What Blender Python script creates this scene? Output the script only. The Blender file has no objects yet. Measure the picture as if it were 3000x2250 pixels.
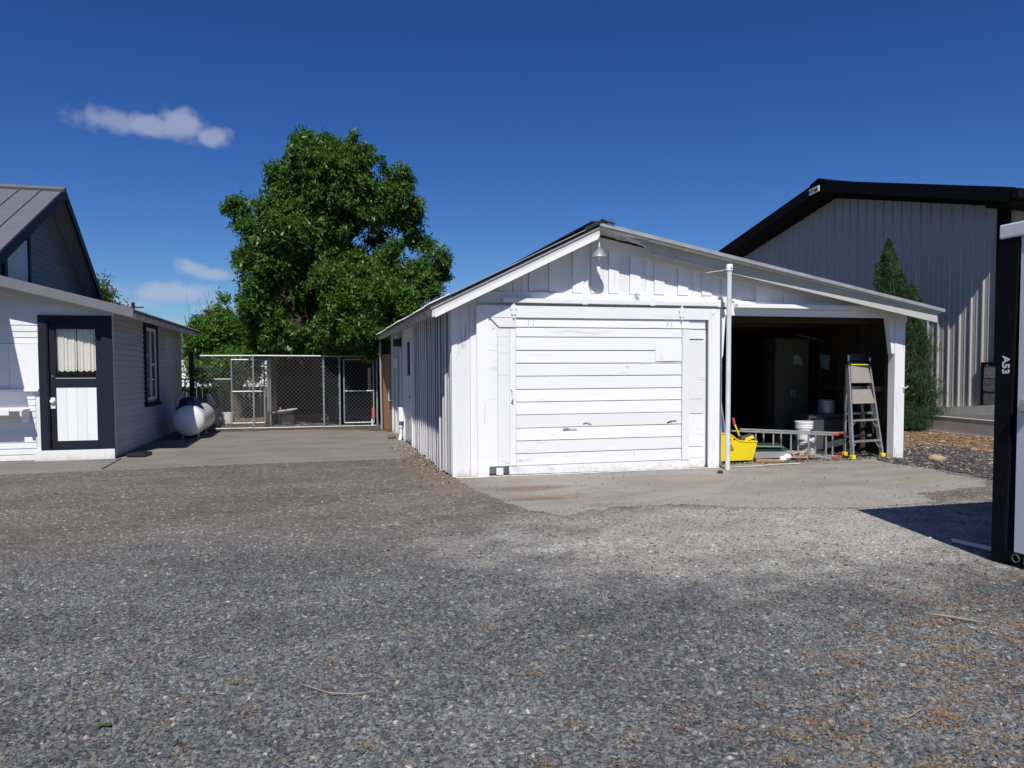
import bpy, math, random
import numpy as np
from mathutils import Vector, Matrix
R = math.radians
random.seed(7); rng = np.random.default_rng(7)
S = bpy.context.scene; COL = S.collection

# ------------------------------------------------------------------ camera
YAW, PIT, ROL = R(14.6), R(2.45), R(0.25)
fw = Vector((math.sin(YAW)*math.cos(PIT), math.cos(YAW)*math.cos(PIT), -math.sin(PIT)))
r0 = Vector((math.cos(YAW), -math.sin(YAW), 0)); u0 = r0.cross(fw)
rt = r0*math.cos(ROL) - u0*math.sin(ROL); up = u0*math.cos(ROL) + r0*math.sin(ROL)
cd = bpy.data.cameras.new('camera'); cam = bpy.data.objects.new('camera', cd); COL.objects.link(cam)
m = Matrix.Identity(4)
for i in range(3): m[i][0] = rt[i]; m[i][1] = up[i]; m[i][2] = -fw[i]
m[2][3] = 1.55
cam.matrix_world = m
cd.sensor_width = 36; cd.lens = 26.4; cd.shift_y = 50/3000; cd.clip_start = .05; cd.clip_end = 5000
S.camera = cam

# ------------------------------------------------------------------ light
SUN_EL, SUN_AZ = R(50.3), R(12.6)          # light travels towards +Y and a little +X
W = bpy.data.worlds.new('World'); S.world = W; W.use_nodes = True
wn, wl = W.node_tree.nodes, W.node_tree.links; wn.clear()
class NT:
    """tiny node helper"""
    def __init__(s, tree): s.t = tree; s.n = tree.nodes; s.l = tree.links
    def new(s, typ, **kw):
        n = s.n.new(typ)
        for k, v in kw.items(): setattr(n, k, v)
        return n
    def put(s, sock, v):
        if isinstance(v, bpy.types.NodeSocket): s.l.new(v, sock)
        elif v is not None:
            try: sock.default_value = v
            except Exception: sock.default_value = (v[0], v[1], v[2], 1) if len(v) == 3 else v
    def math(s, op, a, b=None, c=None, clamp=False):
        n = s.new('ShaderNodeMath', operation=op, use_clamp=clamp)
        for i, v in enumerate((a, b, c)):
            if v is not None: s.put(n.inputs[i], v)
        return n.outputs[0]
    def vmath(s, op, a, b=None):
        n = s.new('ShaderNodeVectorMath', operation=op)
        s.put(n.inputs[0], a)
        if b is not None: s.put(n.inputs[1], b)
        return n.outputs[0]
    def noise(s, vec, scale, detail=3, rough=.5, dist=0):
        n = s.new('ShaderNodeTexNoise'); s.put(n.inputs['Vector'], vec); n.inputs['Scale'].default_value = scale
        n.inputs['Detail'].default_value = detail; n.inputs['Roughness'].default_value = rough; n.inputs['Distortion'].default_value = dist
        return n.outputs[0]
    def voro(s, vec, scale, feature='F1', out='Distance', rand=1):
        n = s.new('ShaderNodeTexVoronoi', feature=feature); s.put(n.inputs['Vector'], vec)
        n.inputs['Scale'].default_value = scale; n.inputs['Randomness'].default_value = rand
        return n.outputs[out]
    def mix(s, f, a, b, blend='MIX'):
        n = s.new('ShaderNodeMix', data_type='RGBA', blend_type=blend)
        s.put(n.inputs[0], f)
        for sock, v in ((n.inputs[6], a), (n.inputs[7], b)):
            if isinstance(v, (int, float)): v = (v, v, v)
            if isinstance(v, tuple): v = (v[0], v[1], v[2], 1)
            s.put(sock, v)
        return n.outputs[2]
    def ramp(s, f, lo, hi):       # smoothstep lo..hi
        n = s.new('ShaderNodeMapRange', interpolation_type='SMOOTHSTEP'); s.put(n.inputs[0], f)
        n.inputs[1].default_value = lo; n.inputs[2].default_value = hi
        return n.outputs[0]
    def colramp(s, f, stops, interp='LINEAR'):
        n = s.new('ShaderNodeValToRGB'); s.put(n.inputs[0], f); cr = n.color_ramp; cr.interpolation = interp
        while len(cr.elements) < len(stops): cr.elements.new(.5)
        for e, (p, c) in zip(cr.elements, stops): e.position = p; e.color = (*c, 1)
        return n.outputs[0]
    def scaled(s, vec, sc):
        n = s.new('ShaderNodeMapping'); s.put(n.inputs[0], vec); n.inputs[3].default_value = sc
        return n.outputs[0]
nt = NT(W.node_tree)
tc = nt.new('ShaderNodeTexCoord').outputs['Generated']
sky = nt.new('ShaderNodeTexSky', sky_type='NISHITA', sun_disc=False, sun_elevation=SUN_EL, sun_rotation=R(180)+SUN_AZ,
             altitude=300, air_density=1.0, dust_density=.3, ozone_density=3.5)
hs = nt.new('ShaderNodeHueSaturation'); nt.put(hs.inputs['Color'], sky.outputs[0]); hs.inputs['Saturation'].default_value = 1.22; hs.inputs['Value'].default_value = .62; hs.inputs['Hue'].default_value = .512
sep = nt.new('ShaderNodeSeparateXYZ'); nt.put(sep.inputs[0], tc)
az = nt.math('MULTIPLY', nt.math('ARCTAN2', sep.outputs[0], sep.outputs[1]), 180/math.pi)
el = nt.math('MULTIPLY', nt.math('ARCSINE', sep.outputs[2]), 180/math.pi)
cv = nt.new('ShaderNodeCombineXYZ'); nt.put(cv.inputs[0], az); nt.put(cv.inputs[1], nt.math('MULTIPLY', el, 1.25))
nz = nt.noise(cv.outputs[0], .62, 6, .52, .15)
# upper sky is a deeper blue in this air
tot = None
for (a0, e0, w_, h_, tilt, dens) in ((-13.2, 16.15, 3.4, 1.0, -.02, .8), (-10.6, 16.2, 3.0, 1.05, 0, .95), (-8.6, 16.45, 2.5, 1.35, -.12, 1.0), (-6.9, 15.95, 2.0, .95, -.08, .95),
        (-8.2, 7.0, 2.0, .75, -.1, 1.0), (-6.8, 6.8, 1.8, .65, 0, 1.0), (-9.6, 5.35, 4.6, 1.0, .02, 1.0), (-13.0, 4.5, 3.5, .6, 0, .9), (-6.5, 4.3, 3, .5, 0, .7), (-11, 3.2, 6, .6, 0, .6)):
    da = nt.math('SUBTRACT', az, a0)
    de = nt.math('SUBTRACT', nt.math('SUBTRACT', el, e0), nt.math('MULTIPLY', da, tilt))
    q = nt.math('SQRT', nt.math('ADD', nt.math('POWER', nt.math('DIVIDE', da, w_), 2), nt.math('POWER', nt.math('DIVIDE', de, h_), 2)))
    v = nt.math('ADD', nt.math('SUBTRACT', 1, q), nt.math('MULTIPLY', nt.math('SUBTRACT', nz, .5), 1.5))
    v = nt.math('MULTIPLY', nt.ramp(v, .05, .75), dens)
    tot = v if tot is None else nt.math('MAXIMUM', tot, v)
gm_ = nt.new('ShaderNodeGamma'); nt.put(gm_.inputs[0], hs.outputs[0]); gm_.inputs[1].default_value = 1.18
skyd = nt.mix(1, gm_.outputs[0], (.625, .80, .965), 'MULTIPLY')
skyc = nt.mix(nt.math('MULTIPLY', tot, .56), skyd, (4.5, 4.85, 5.9))
bg = nt.new('ShaderNodeBackground'); nt.put(bg.inputs[0], skyc); bg.inputs[1].default_value = .1
wo = nt.new('ShaderNodeOutputWorld'); nt.l.new(bg.outputs[0], wo.inputs[0])

sl = bpy.data.lights.new('sun', 'SUN'); sl.energy = 4.6; sl.angle = R(.5); sl.color = (1, .955, .89)
so = bpy.data.objects.new('sun', sl); COL.objects.link(so)
sdir = Vector((math.sin(SUN_AZ)*math.cos(SUN_EL), math.cos(SUN_AZ)*math.cos(SUN_EL), -math.sin(SUN_EL)))
so.rotation_euler = sdir.to_track_quat('-Z', 'Y').to_euler(); so.location = (-5, -20, 30)
S.view_settings.view_transform = 'Standard'; S.view_settings.look = 'None'; S.view_settings.gamma = 1
S.view_settings.exposure = .1
S.render.engine = 'CYCLES'
S.cycles.max_bounces = 6; S.cycles.transparent_max_bounces = 12

# ------------------------------------------------------------------ geometry helpers
ORG = {}
def tag(o, label=None, cat=None, group=None, kind=None):
    if label: o['label'] = label
    if cat: o['category'] = cat
    if group: o['group'] = group
    if kind: o['kind'] = kind
    return o
def thing(name, label, cat, loc=(0, 0, 0), group=None):
    o = bpy.data.objects.new(name, None); COL.objects.link(o); o.location = loc; o.empty_display_size = .2
    ORG[o.name] = Vector(loc)
    return tag(o, label, cat, group)
def link(name, me, mat, parent=None, smooth=False):
    o = bpy.data.objects.new(name, me); COL.objects.link(o)
    if mat is not None: me.materials.append(mat)
    if parent is not None:
        o.parent = parent
        off = ORG.get(parent.name, Vector((0, 0, 0)))
        if off.length > 0: me.transform(Matrix.Translation(-off))
        ORG[o.name] = off
    else: ORG[o.name] = Vector((0, 0, 0))
    if smooth: me.polygons.foreach_set('use_smooth', [True]*len(me.polygons))
    me.update()
    return o
class MB:
    def __init__(s): s.v = []; s.f = []; s.t = []; s.ch = []
    def add(s, vs, fs, tint=None):
        s.ch.append((len(s.v), len(s.f))); b = len(s.v); s.v += [tuple(v) for v in vs]; t = random.random() if tint is None else tint
        for f in fs: s.f.append(tuple(b+i for i in f)); s.t.append(t)
        return s
    def box(s, x0, x1, y0, y1, z0, z1, tint=None):
        return s.add([(x, y, z) for z in (z0, z1) for y in (y0, y1) for x in (x0, x1)],
                     [(0, 2, 3, 1), (4, 5, 7, 6), (0, 1, 5, 4), (2, 6, 7, 3), (0, 4, 6, 2), (1, 3, 7, 5)], tint)
    def hexa(s, pts, tint=None):      # 8 points ordered like box
        return s.add(pts, [(0, 2, 3, 1), (4, 5, 7, 6), (0, 1, 5, 4), (2, 6, 7, 3), (0, 4, 6, 2), (1, 3, 7, 5)], tint)
    def bar(s, p, q, w, h, upv=(0, 0, 1), tint=None):
        p, q = Vector(p), Vector(q); d = (q-p).normalized(); u = Vector(upv); a = d.cross(u)
        if a.length < 1e-4: a = d.cross(Vector((0, 1, 0)))
        a.normalize(); b = a.cross(d).normalized(); a *= w/2; b *= h/2
        vs = [e+sa*a+sb*b for e in (p, q) for sb in (-1, 1) for sa in (-1, 1)]
        return s.add(vs, [(0, 1, 3, 2), (4, 6, 7, 5), (0, 4, 5, 1), (2, 3, 7, 6), (0, 2, 6, 4), (1, 5, 7, 3)], tint)
    def tube(s, pts, r, n=8, caps=True, tint=None):
        pts = [Vector(p) for p in pts]; k = len(pts); rs = r if isinstance(r, (list, tuple)) else [r]*k
        vs = []; fs = []; a = None
        for i, p in enumerate(pts):
            d = (pts[min(i+1, k-1)]-pts[max(i-1, 0)]).normalized()
            if a is None:
                a = d.cross(Vector((0, 0, 1)))
                if a.length < .05: a = d.cross(Vector((0, 1, 0)))
            a = (a-d*a.dot(d)).normalized(); b = d.cross(a)
            for j in range(n):
                t = 2*math.pi*j/n; vs.append(p+(a*math.cos(t)+b*math.sin(t))*rs[i])
        for i in range(k-1):
            for j in range(n): fs.append((i*n+j, i*n+(j+1) % n, (i+1)*n+(j+1) % n, (i+1)*n+j))
        if caps: fs.append(tuple(range(n))[::-1]); fs.append(tuple((k-1)*n+j for j in range(n)))
        return s.add(vs, fs, tint)
    def lathe(s, prof, c, n=20, axis='z', tint=None, caps=True):
        vs = []; fs = []; c = Vector(c)
        for (r, h) in prof:
            for j in range(n):
                t = 2*math.pi*j/n; x, y = r*math.cos(t), r*math.sin(t)
                vs.append(c+(Vector((x, y, h)) if axis == 'z' else Vector((x, h, y)) if axis == 'y' else Vector((h, x, y))))
        for i in range(len(prof)-1):
            for j in range(n): fs.append((i*n+j, i*n+(j+1) % n, (i+1)*n+(j+1) % n, (i+1)*n+j))
        if caps: fs.append(tuple(range(n))[::-1]); fs.append(tuple((len(prof)-1)*n+j for j in range(n)))
        return s.add(vs, fs, tint)
    def prism(s, poly, vec, tint=None):
        n = len(poly); vec = Vector(vec); vs = [Vector(p) for p in poly]; vs += [p+vec for p in vs]
        return s.add(vs, [tuple(range(n)), tuple(range(n, 2*n))[::-1]]+[(i, (i+1) % n, n+(i+1) % n, n+i) for i in range(n)], tint)
    def quad(s, a, b, c, d, tint=None): return s.add([a, b, c, d], [(0, 1, 2, 3)], tint)
    def each(s, name, mat, parent=None, k=1, **kw):       # one object per k added shapes
        ch = s.ch[::k]+[(len(s.v), len(s.f))]; out = []
        for (v0, f0), (v1, f1) in zip(ch[:-1], ch[1:]):
            q = MB(); q.v = s.v[v0:v1]; q.f = [tuple(i-v0 for i in f) for f in s.f[f0:f1]]; q.t = s.t[f0:f1]; out.append(q.build(name, mat, parent, **kw))
        return out
    def build(s, name, mat, parent=None, smooth=False, bevel=0, recalc=True, merge=False):
        me = bpy.data.meshes.new(name); me.from_pydata(s.v, [], s.f)
        if recalc or merge:
            import bmesh
            bm = bmesh.new(); bm.from_mesh(me)
            if merge: bmesh.ops.remove_doubles(bm, verts=bm.verts, dist=1e-4); s.t = [.5]*len(bm.faces)
            bmesh.ops.recalc_face_normals(bm, faces=bm.faces); bm.to_mesh(me); bm.free()
        at = me.attributes.new('tint', 'FLOAT', 'FACE'); at.data.foreach_set('value', s.t)
        o = link(name, me, mat, parent, smooth)
        if bevel:
            b = o.modifiers.new('bevel', 'BEVEL'); b.width = bevel; b.segments = 2; b.limit_method = 'ANGLE'
        if smooth and not bevel:
            try:
                me.set_sharp_from_angle(angle=R(40))
            except Exception: pass
        return o
def struct(o): o['kind'] = 'structure'; return o
def text(name, body, size, M, mat, parent=None, ext=.001, bold=0):
    cu = bpy.data.curves.new(name, 'FONT'); cu.body = body; cu.size = size; cu.extrude = ext; cu.offset = bold; cu.align_x = 'CENTER'; cu.align_y = 'CENTER'
    t = bpy.data.objects.new('tmp_text', cu); COL.objects.link(t)
    dg = bpy.context.evaluated_depsgraph_get(); me = bpy.data.meshes.new_from_object(t.evaluated_get(dg))
    bpy.data.objects.remove(t); me.name = name; me.materials.clear(); me.transform(M)
    return link(name, me, mat, parent)

# ------------------------------------------------------------------ materials
def M_(name):
    mt = bpy.data.materials.new(name); mt.use_nodes = True; n = NT(mt.node_tree)
    b = mt.node_tree.nodes['Principled BSDF']
    return mt, n, b
def pos(n): return n.new('ShaderNodeNewGeometry').outputs['Position']
def bump(n, b, h, strength=.3, dist=.01):
    bp = n.new('ShaderNodeBump'); bp.inputs['Strength'].default_value = strength; bp.inputs['Distance'].default_value = dist
    n.put(bp.inputs['Height'], h); n.l.new(bp.outputs[0], b.inputs['Normal'])
def plain(name, col, rough=.6, metal=0, tint=.12, var=.15, scale=6, bmp=0, spec=.5, grain=(1, 1, 1), col2=None):
    mt, n, b = M_(name)
    at = n.new('ShaderNodeAttribute', attribute_name='tint').outputs['Fac']
    nz = n.noise(n.scaled(pos(n), grain), scale, 5, .6)
    k = n.math('ADD', n.math('MULTIPLY', n.math('SUBTRACT', at, .5), 2*tint), n.math('MULTIPLY', n.math('SUBTRACT', nz, .5), 3*var))
    k = n.math('ADD', k, 1)
    base = n.mix(n.ramp(nz, .4, .7), col, col2) if col2 else None
    c = n.mix(1, base if base is not None else col, n.new('ShaderNodeCombineColor').outputs[0], 'MULTIPLY')
    comb = c.node.inputs[7].links[0].from_node
    for i in range(3): n.put(comb.inputs[i], k)
    n.put(b.inputs['Base Color'], c); b.inputs['Roughness'].default_value = rough; b.inputs['Metallic'].default_value = metal
    b.inputs['Specular IOR Level'].default_value = spec
    if bmp: bump(n, b, nz, bmp, .01)
    return mt
def paint(name, grain, col=(.80, .80, .81), wear=1.0, ground=True, lap_shade=None):
    """old white paint on boards: fine grain cracks along the board, worn spots, splash dirt low down"""
    mt, n, b = M_(name)
    p = pos(n); at = n.new('ShaderNodeAttribute', attribute_name='tint').outputs['Fac']
    gv = n.scaled(p, grain)
    off = n.new('ShaderNodeCombineXYZ'); n.put(off.inputs[0], n.math('MULTIPLY', at, 37)); n.put(off.inputs[2], n.math('MULTIPLY', at, 19))
    gv = n.vmath('ADD', gv, off.outputs[0])
    g1 = n.noise(gv, 16, 6, .7); g2 = n.noise(gv, 5, 3, .5)
    lf = n.noise(p, 1.7, 4, .6)
    crack = n.math('MULTIPLY', n.ramp(g1, .56, .68), n.ramp(g2, .40, .60))
    thin = n.ramp(n.math('ABSOLUTE', n.math('SUBTRACT', n.noise(gv, 5, 2, .4), .5)), .008, .0)
    thin = n.math('MULTIPLY', thin, n.ramp(lf, .5, .62))
    spots = n.ramp(n.noise(p, 55, 2, .5), .70, .76)
    c = n.mix(n.math('MULTIPLY', crack, .35*wear), col, (.40, .385, .36))
    c = n.mix(n.math('MULTIPLY', thin, min(.9, .4*wear)), c, (.16, .15, .14))
    c = n.mix(n.math('MULTIPLY', n.math('MULTIPLY', spots, lf), .5*wear), c, (.35, .33, .30))
    tv = n.math('ADD', n.math('MULTIPLY', at, .12), .90)
    tv = n.math('ADD', tv, n.math('MULTIPLY', n.math('SUBTRACT', lf, .5), .10))
    cc = n.new('ShaderNodeCombineColor')
    for i in range(3): n.put(cc.inputs[i], tv)
    c = n.mix(1, c, cc.outputs[0], 'MULTIPLY')
    if lap_shade:      # lip shadow painted as a dark seam line under each clapboard
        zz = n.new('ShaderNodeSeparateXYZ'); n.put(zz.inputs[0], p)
        fz = n.math('FRACT', n.math('DIVIDE', n.math('SUBTRACT', zz.outputs[2], lap_shade[0]), lap_shade[1]))
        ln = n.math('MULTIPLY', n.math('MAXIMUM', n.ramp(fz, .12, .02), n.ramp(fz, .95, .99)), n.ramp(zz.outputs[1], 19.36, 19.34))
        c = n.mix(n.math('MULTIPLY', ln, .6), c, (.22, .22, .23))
    if ground:
        z = n.new('ShaderNodeSeparateXYZ'); n.put(z.inputs[0], p)
        lo = n.ramp(n.math('ADD', z.outputs[2], n.math('MULTIPLY', n.math('SUBTRACT', n.noise(p, 9, 5, .7), .5), .34)), .13, -.01)
        c = n.mix(n.math('MULTIPLY', lo, .5), c, (.42, .38, .33))
    n.put(b.inputs['Base Color'], c); b.inputs['Roughness'].default_value = .55; b.inputs['Specular IOR Level'].default_value = .3
    bump(n, b, n.math('ADD', n.math('MULTIPLY', g1, .5), n.math('MULTIPLY', lf, .5)), .35, .004)
    return mt
PV = paint('white_paint_vertical_boards', (1, 1, .06), wear=1.25)
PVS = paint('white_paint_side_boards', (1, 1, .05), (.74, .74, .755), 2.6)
PH = paint('white_paint_horizontal_boards', (.06, .06, 1), wear=1.25)
PC = paint('white_paint_clean', (.5, .5, .5), (.80, .80, .81), .35)
PW = paint('weathered_white_paint', (.1, .1, 1), (.60, .585, .56), 1.6, False)
WGREY = paint('grimy_grey_paint', (.12, .12, 1), (.50, .49, .46), 1.8, False)
PS = paint('house_siding_paint', (.05, .05, 1), (.74, .74, .76), .5)
NAVY = plain('dark_navy_trim_paint', (.011, .012, .024), .6, spec=.25, tint=.1, var=.2, scale=4)
GREYMET = plain('grey_sheet_metal', (.155, .16, .175), .5, .15, .05, .12, 3)
DARKROOF = plain('dark_roofing', (.035, .036, .04), .8, tint=.1, var=.3, scale=5, bmp=.3)
WORNMETAL = plain('worn_galvanised_roof_edge', (.42, .43, .42), .5, .5, .1, .3, 5)
BLACK = plain('black_paint', (.004, .0045, .008), .75, spec=.12, tint=.05, var=.2, scale=2)
BLACKPL = plain('black_plastic', (.012, .012, .013), .45)
GALV = plain('galvanised_steel', (.36, .375, .385), .5, .5, .1, .15, 12)
GALVDULL = plain('dull_galvanised_wire', (.42, .43, .43), .5, .4, .05, .1, 9)
ALU = plain('aluminium', (.55, .56, .57), .38, .75, .08, .15, 14)
ALUD = plain('aluminium_dull', (.40, .40, .39), .55, .5, .1, .2, 10)
YEL = plain('yellow_plastic', (.82, .62, .01), .35, tint=.02, var=.05, scale=4)
YELF = plain('yellow_rubber', (.75, .62, .02), .5)
RED = plain('red_orange_plastic', (.42, .07, .035), .5, var=.2)
PINK = plain('pink_rubber', (.62, .05, .10), .5)
BLUE = plain('blue_label', (.02, .05, .35), .5)
WHITEPL = plain('white_plastic', (.78, .78, .78), .35, tint=.04, var=.06)
TANKW = plain('tank_white_enamel', (.72, .72, .72), .3, tint=.0, var=.08, scale=3)
TANKB = plain('tank_dome_blue', (.006, .014, .06), .35)
WOODF = plain('cedar_fence_boards', (.34, .20, .095), .75, tint=.2, var=.25, scale=7, grain=(3, 3, .25), bmp=.3)
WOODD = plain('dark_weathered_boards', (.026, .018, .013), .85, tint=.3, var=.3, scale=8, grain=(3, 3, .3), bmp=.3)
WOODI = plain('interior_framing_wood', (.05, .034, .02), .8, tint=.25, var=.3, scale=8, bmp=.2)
PLY = plain('grey_plywood', (.31, .28, .245), .75, tint=.05, var=.15, scale=9, grain=(1, 1, 4))
CARD = plain('cardboard', (.33, .21, .10), .8, var=.15)
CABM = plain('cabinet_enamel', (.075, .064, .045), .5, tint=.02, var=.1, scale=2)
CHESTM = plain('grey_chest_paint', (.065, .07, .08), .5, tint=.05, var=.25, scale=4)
GREENM = plain('green_paint', (.008, .045, .03), .5)
CURTAIN = plain('off_white_curtain', (.66, .64, .58), .9, tint=0, var=.05)
CONC = plain('concrete_light', (.44, .42, .38), .85, tint=.08, var=.18, scale=5, bmp=.3)
CONCD = plain('concrete_darker', (.52, .50, .46), .9, tint=.1, var=.2, scale=4, bmp=.3)
ASPH = plain('asphalt', (.085, .085, .088), .9, tint=0, var=.25, scale=30, bmp=.4)
BARK = plain('bark', (.10, .08, .06), .9, tint=.1, var=.5, scale=14, grain=(1, 1, .25), bmp=.8)
TWIGM = plain('dry_twig', (.30, .245, .17), .85, var=.3)
DEADW = plain('dead_branch', (.13, .10, .08), .85, var=.3)
INK = plain('white_lettering', (.8, .8, .8), .5, var=0)
BLACKINK = plain('black_lettering', (.01, .01, .012), .5, var=0)
RUBBER = plain('tyre_rubber', (.02, .02, .02), .8)
def glass(name, tint=(.7, .75, .78), refl=.25):
    mt, n, b = M_(name)
    tr = n.new('ShaderNodeBsdfTransparent'); tr.inputs[0].default_value = (*tint, 1)
    gl = n.new('ShaderNodeBsdfGlossy'); gl.inputs['Roughness'].default_value = .02
    mx = n.new('ShaderNodeMixShader'); mx.inputs[0].default_value = refl; n.l.new(tr.outputs[0], mx.inputs[1]); n.l.new(gl.outputs[0], mx.inputs[2])
    n.l.new(mx.outputs[0], n.n['Material Output'].inputs[0])
    return mt
GLASS = glass('window_glass', (.80, .82, .84), .22); GLASSC = glass('door_glass', (.97, .98, .98), .04)
def leafmat(name, c1, c2, trans=.35, c3=None):
    mt, n, b = M_(name)
    at = n.new('ShaderNodeAttribute', attribute_name='tint').outputs['Fac']
    lf = n.noise(pos(n), .9, 3, .5)
    f = n.math('ADD', n.math('MULTIPLY', at, .7), n.math('MULTIPLY', lf, .4), clamp=True)
    c = n.mix(f, c1, c2)
    if c3: c = n.mix(n.ramp(at, .93, .96), c, c3)
    n.put(b.inputs['Base Color'], c); b.inputs['Roughness'].default_value = .45; b.inputs['Specular IOR Level'].default_value = .45
    tr = n.new('ShaderNodeBsdfTranslucent'); n.put(tr.inputs[0], n.mix(.5, c, (.10, .22, .01)))
    mx = n.new('ShaderNodeMixShader'); mx.inputs[0].default_value = trans
    n.l.new(b.outputs[0], mx.inputs[1]); n.l.new(tr.outputs[0], mx.inputs[2]); n.l.new(mx.outputs[0], n.n['Material Output'].inputs[0])
    return mt
LEAF = leafmat('ash_leaves', (.026, .075, .011), (.10, .205, .028), .30)
LEAF2 = leafmat('shrub_leaves', (.05, .12, .012), (.11, .24, .03))
LEAFJ = leafmat('juniper_needles', (.022, .058, .022), (.075, .14, .055), .18, (.13, .12, .05))
LEAFD = leafmat('far_leaves', (.05, .09, .02), (.12, .16, .04))

def ground_colour(n, p):
    """regional colour of the gravel yard, shared by the sheet and the loose stones (world metres)"""
    s = n.new('ShaderNodeSeparateXYZ'); n.put(s.inputs[0], p); x, y = s.outputs[0], s.outputs[1]
    big = n.noise(p, .45, 4, .6); med = n.noise(p, 1.6, 4, .6)
    w = n.math('MULTIPLY', n.math('SUBTRACT', big, .5), 5)
    # dusty tan ground further off, pale tan-grey fan below the apron, blue-grey crushed rock near the front left
    dusty = n.ramp(n.math('ADD', n.math('SUBTRACT', y, n.math('MULTIPLY', x, -.15)), w), 4.6, 8.5)
    dx = n.math('SUBTRACT', x, 4.3); dy = n.math('SUBTRACT', y, 6.35)
    fan = n.math('SQRT', n.math('ADD', n.math('POWER', n.math('DIVIDE', dx, 3.0), 2), n.math('POWER', n.math('DIVIDE', dy, 1.9), 2)))
    fan = n.ramp(n.math('ADD', fan, n.math('MULTIPLY', n.math('SUBTRACT', med, .5), 2.2)), 1.35, .35)
    rust = n.math('MULTIPLY', n.ramp(n.noise(p, 7, 5, .65), .54, .64), n.ramp(n.math('ADD', n.math('SUBTRACT', n.math('MULTIPLY', x, .55), n.math('MULTIPLY', y, .55)), n.math('MULTIPLY', n.math('SUBTRACT', med, .5), 2)), -.9, .6))
    return dusty, fan, rust, med, x, y
def tone(n, p, x, y):
    t = n.ramp(n.noise(n.scaled(p, (.45, .9, 1)), 1.0, 5, .62), .34, .66)
    t2 = n.ramp(n.noise(n.scaled(p, (.8, 1.3, 1)), 3.4, 4, .7), .3, .7)
    k = n.math('ADD', n.math('ADD', .74, n.math('MULTIPLY', t, .30)), n.math('MULTIPLY', t2, .20))
    # damp darker band right of centre, between the pale fan and the rusty corner
    q = n.math('SQRT', n.math('ADD', n.math('POWER', n.math('DIVIDE', n.math('SUBTRACT', x, 3.6), 2.2), 2), n.math('POWER', n.math('DIVIDE', n.math('SUBTRACT', y, 4.35), .55), 2)))
    k = n.math('SUBTRACT', k, n.math('MULTIPLY', n.ramp(n.math('ADD', q, n.math('MULTIPLY', n.math('SUBTRACT', t2, .5), .8)), 1.3, .3), .16))
    cc = n.new('ShaderNodeCombineColor')
    for i in range(3): n.put(cc.inputs[i], k)
    return cc.outputs[0]
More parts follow.
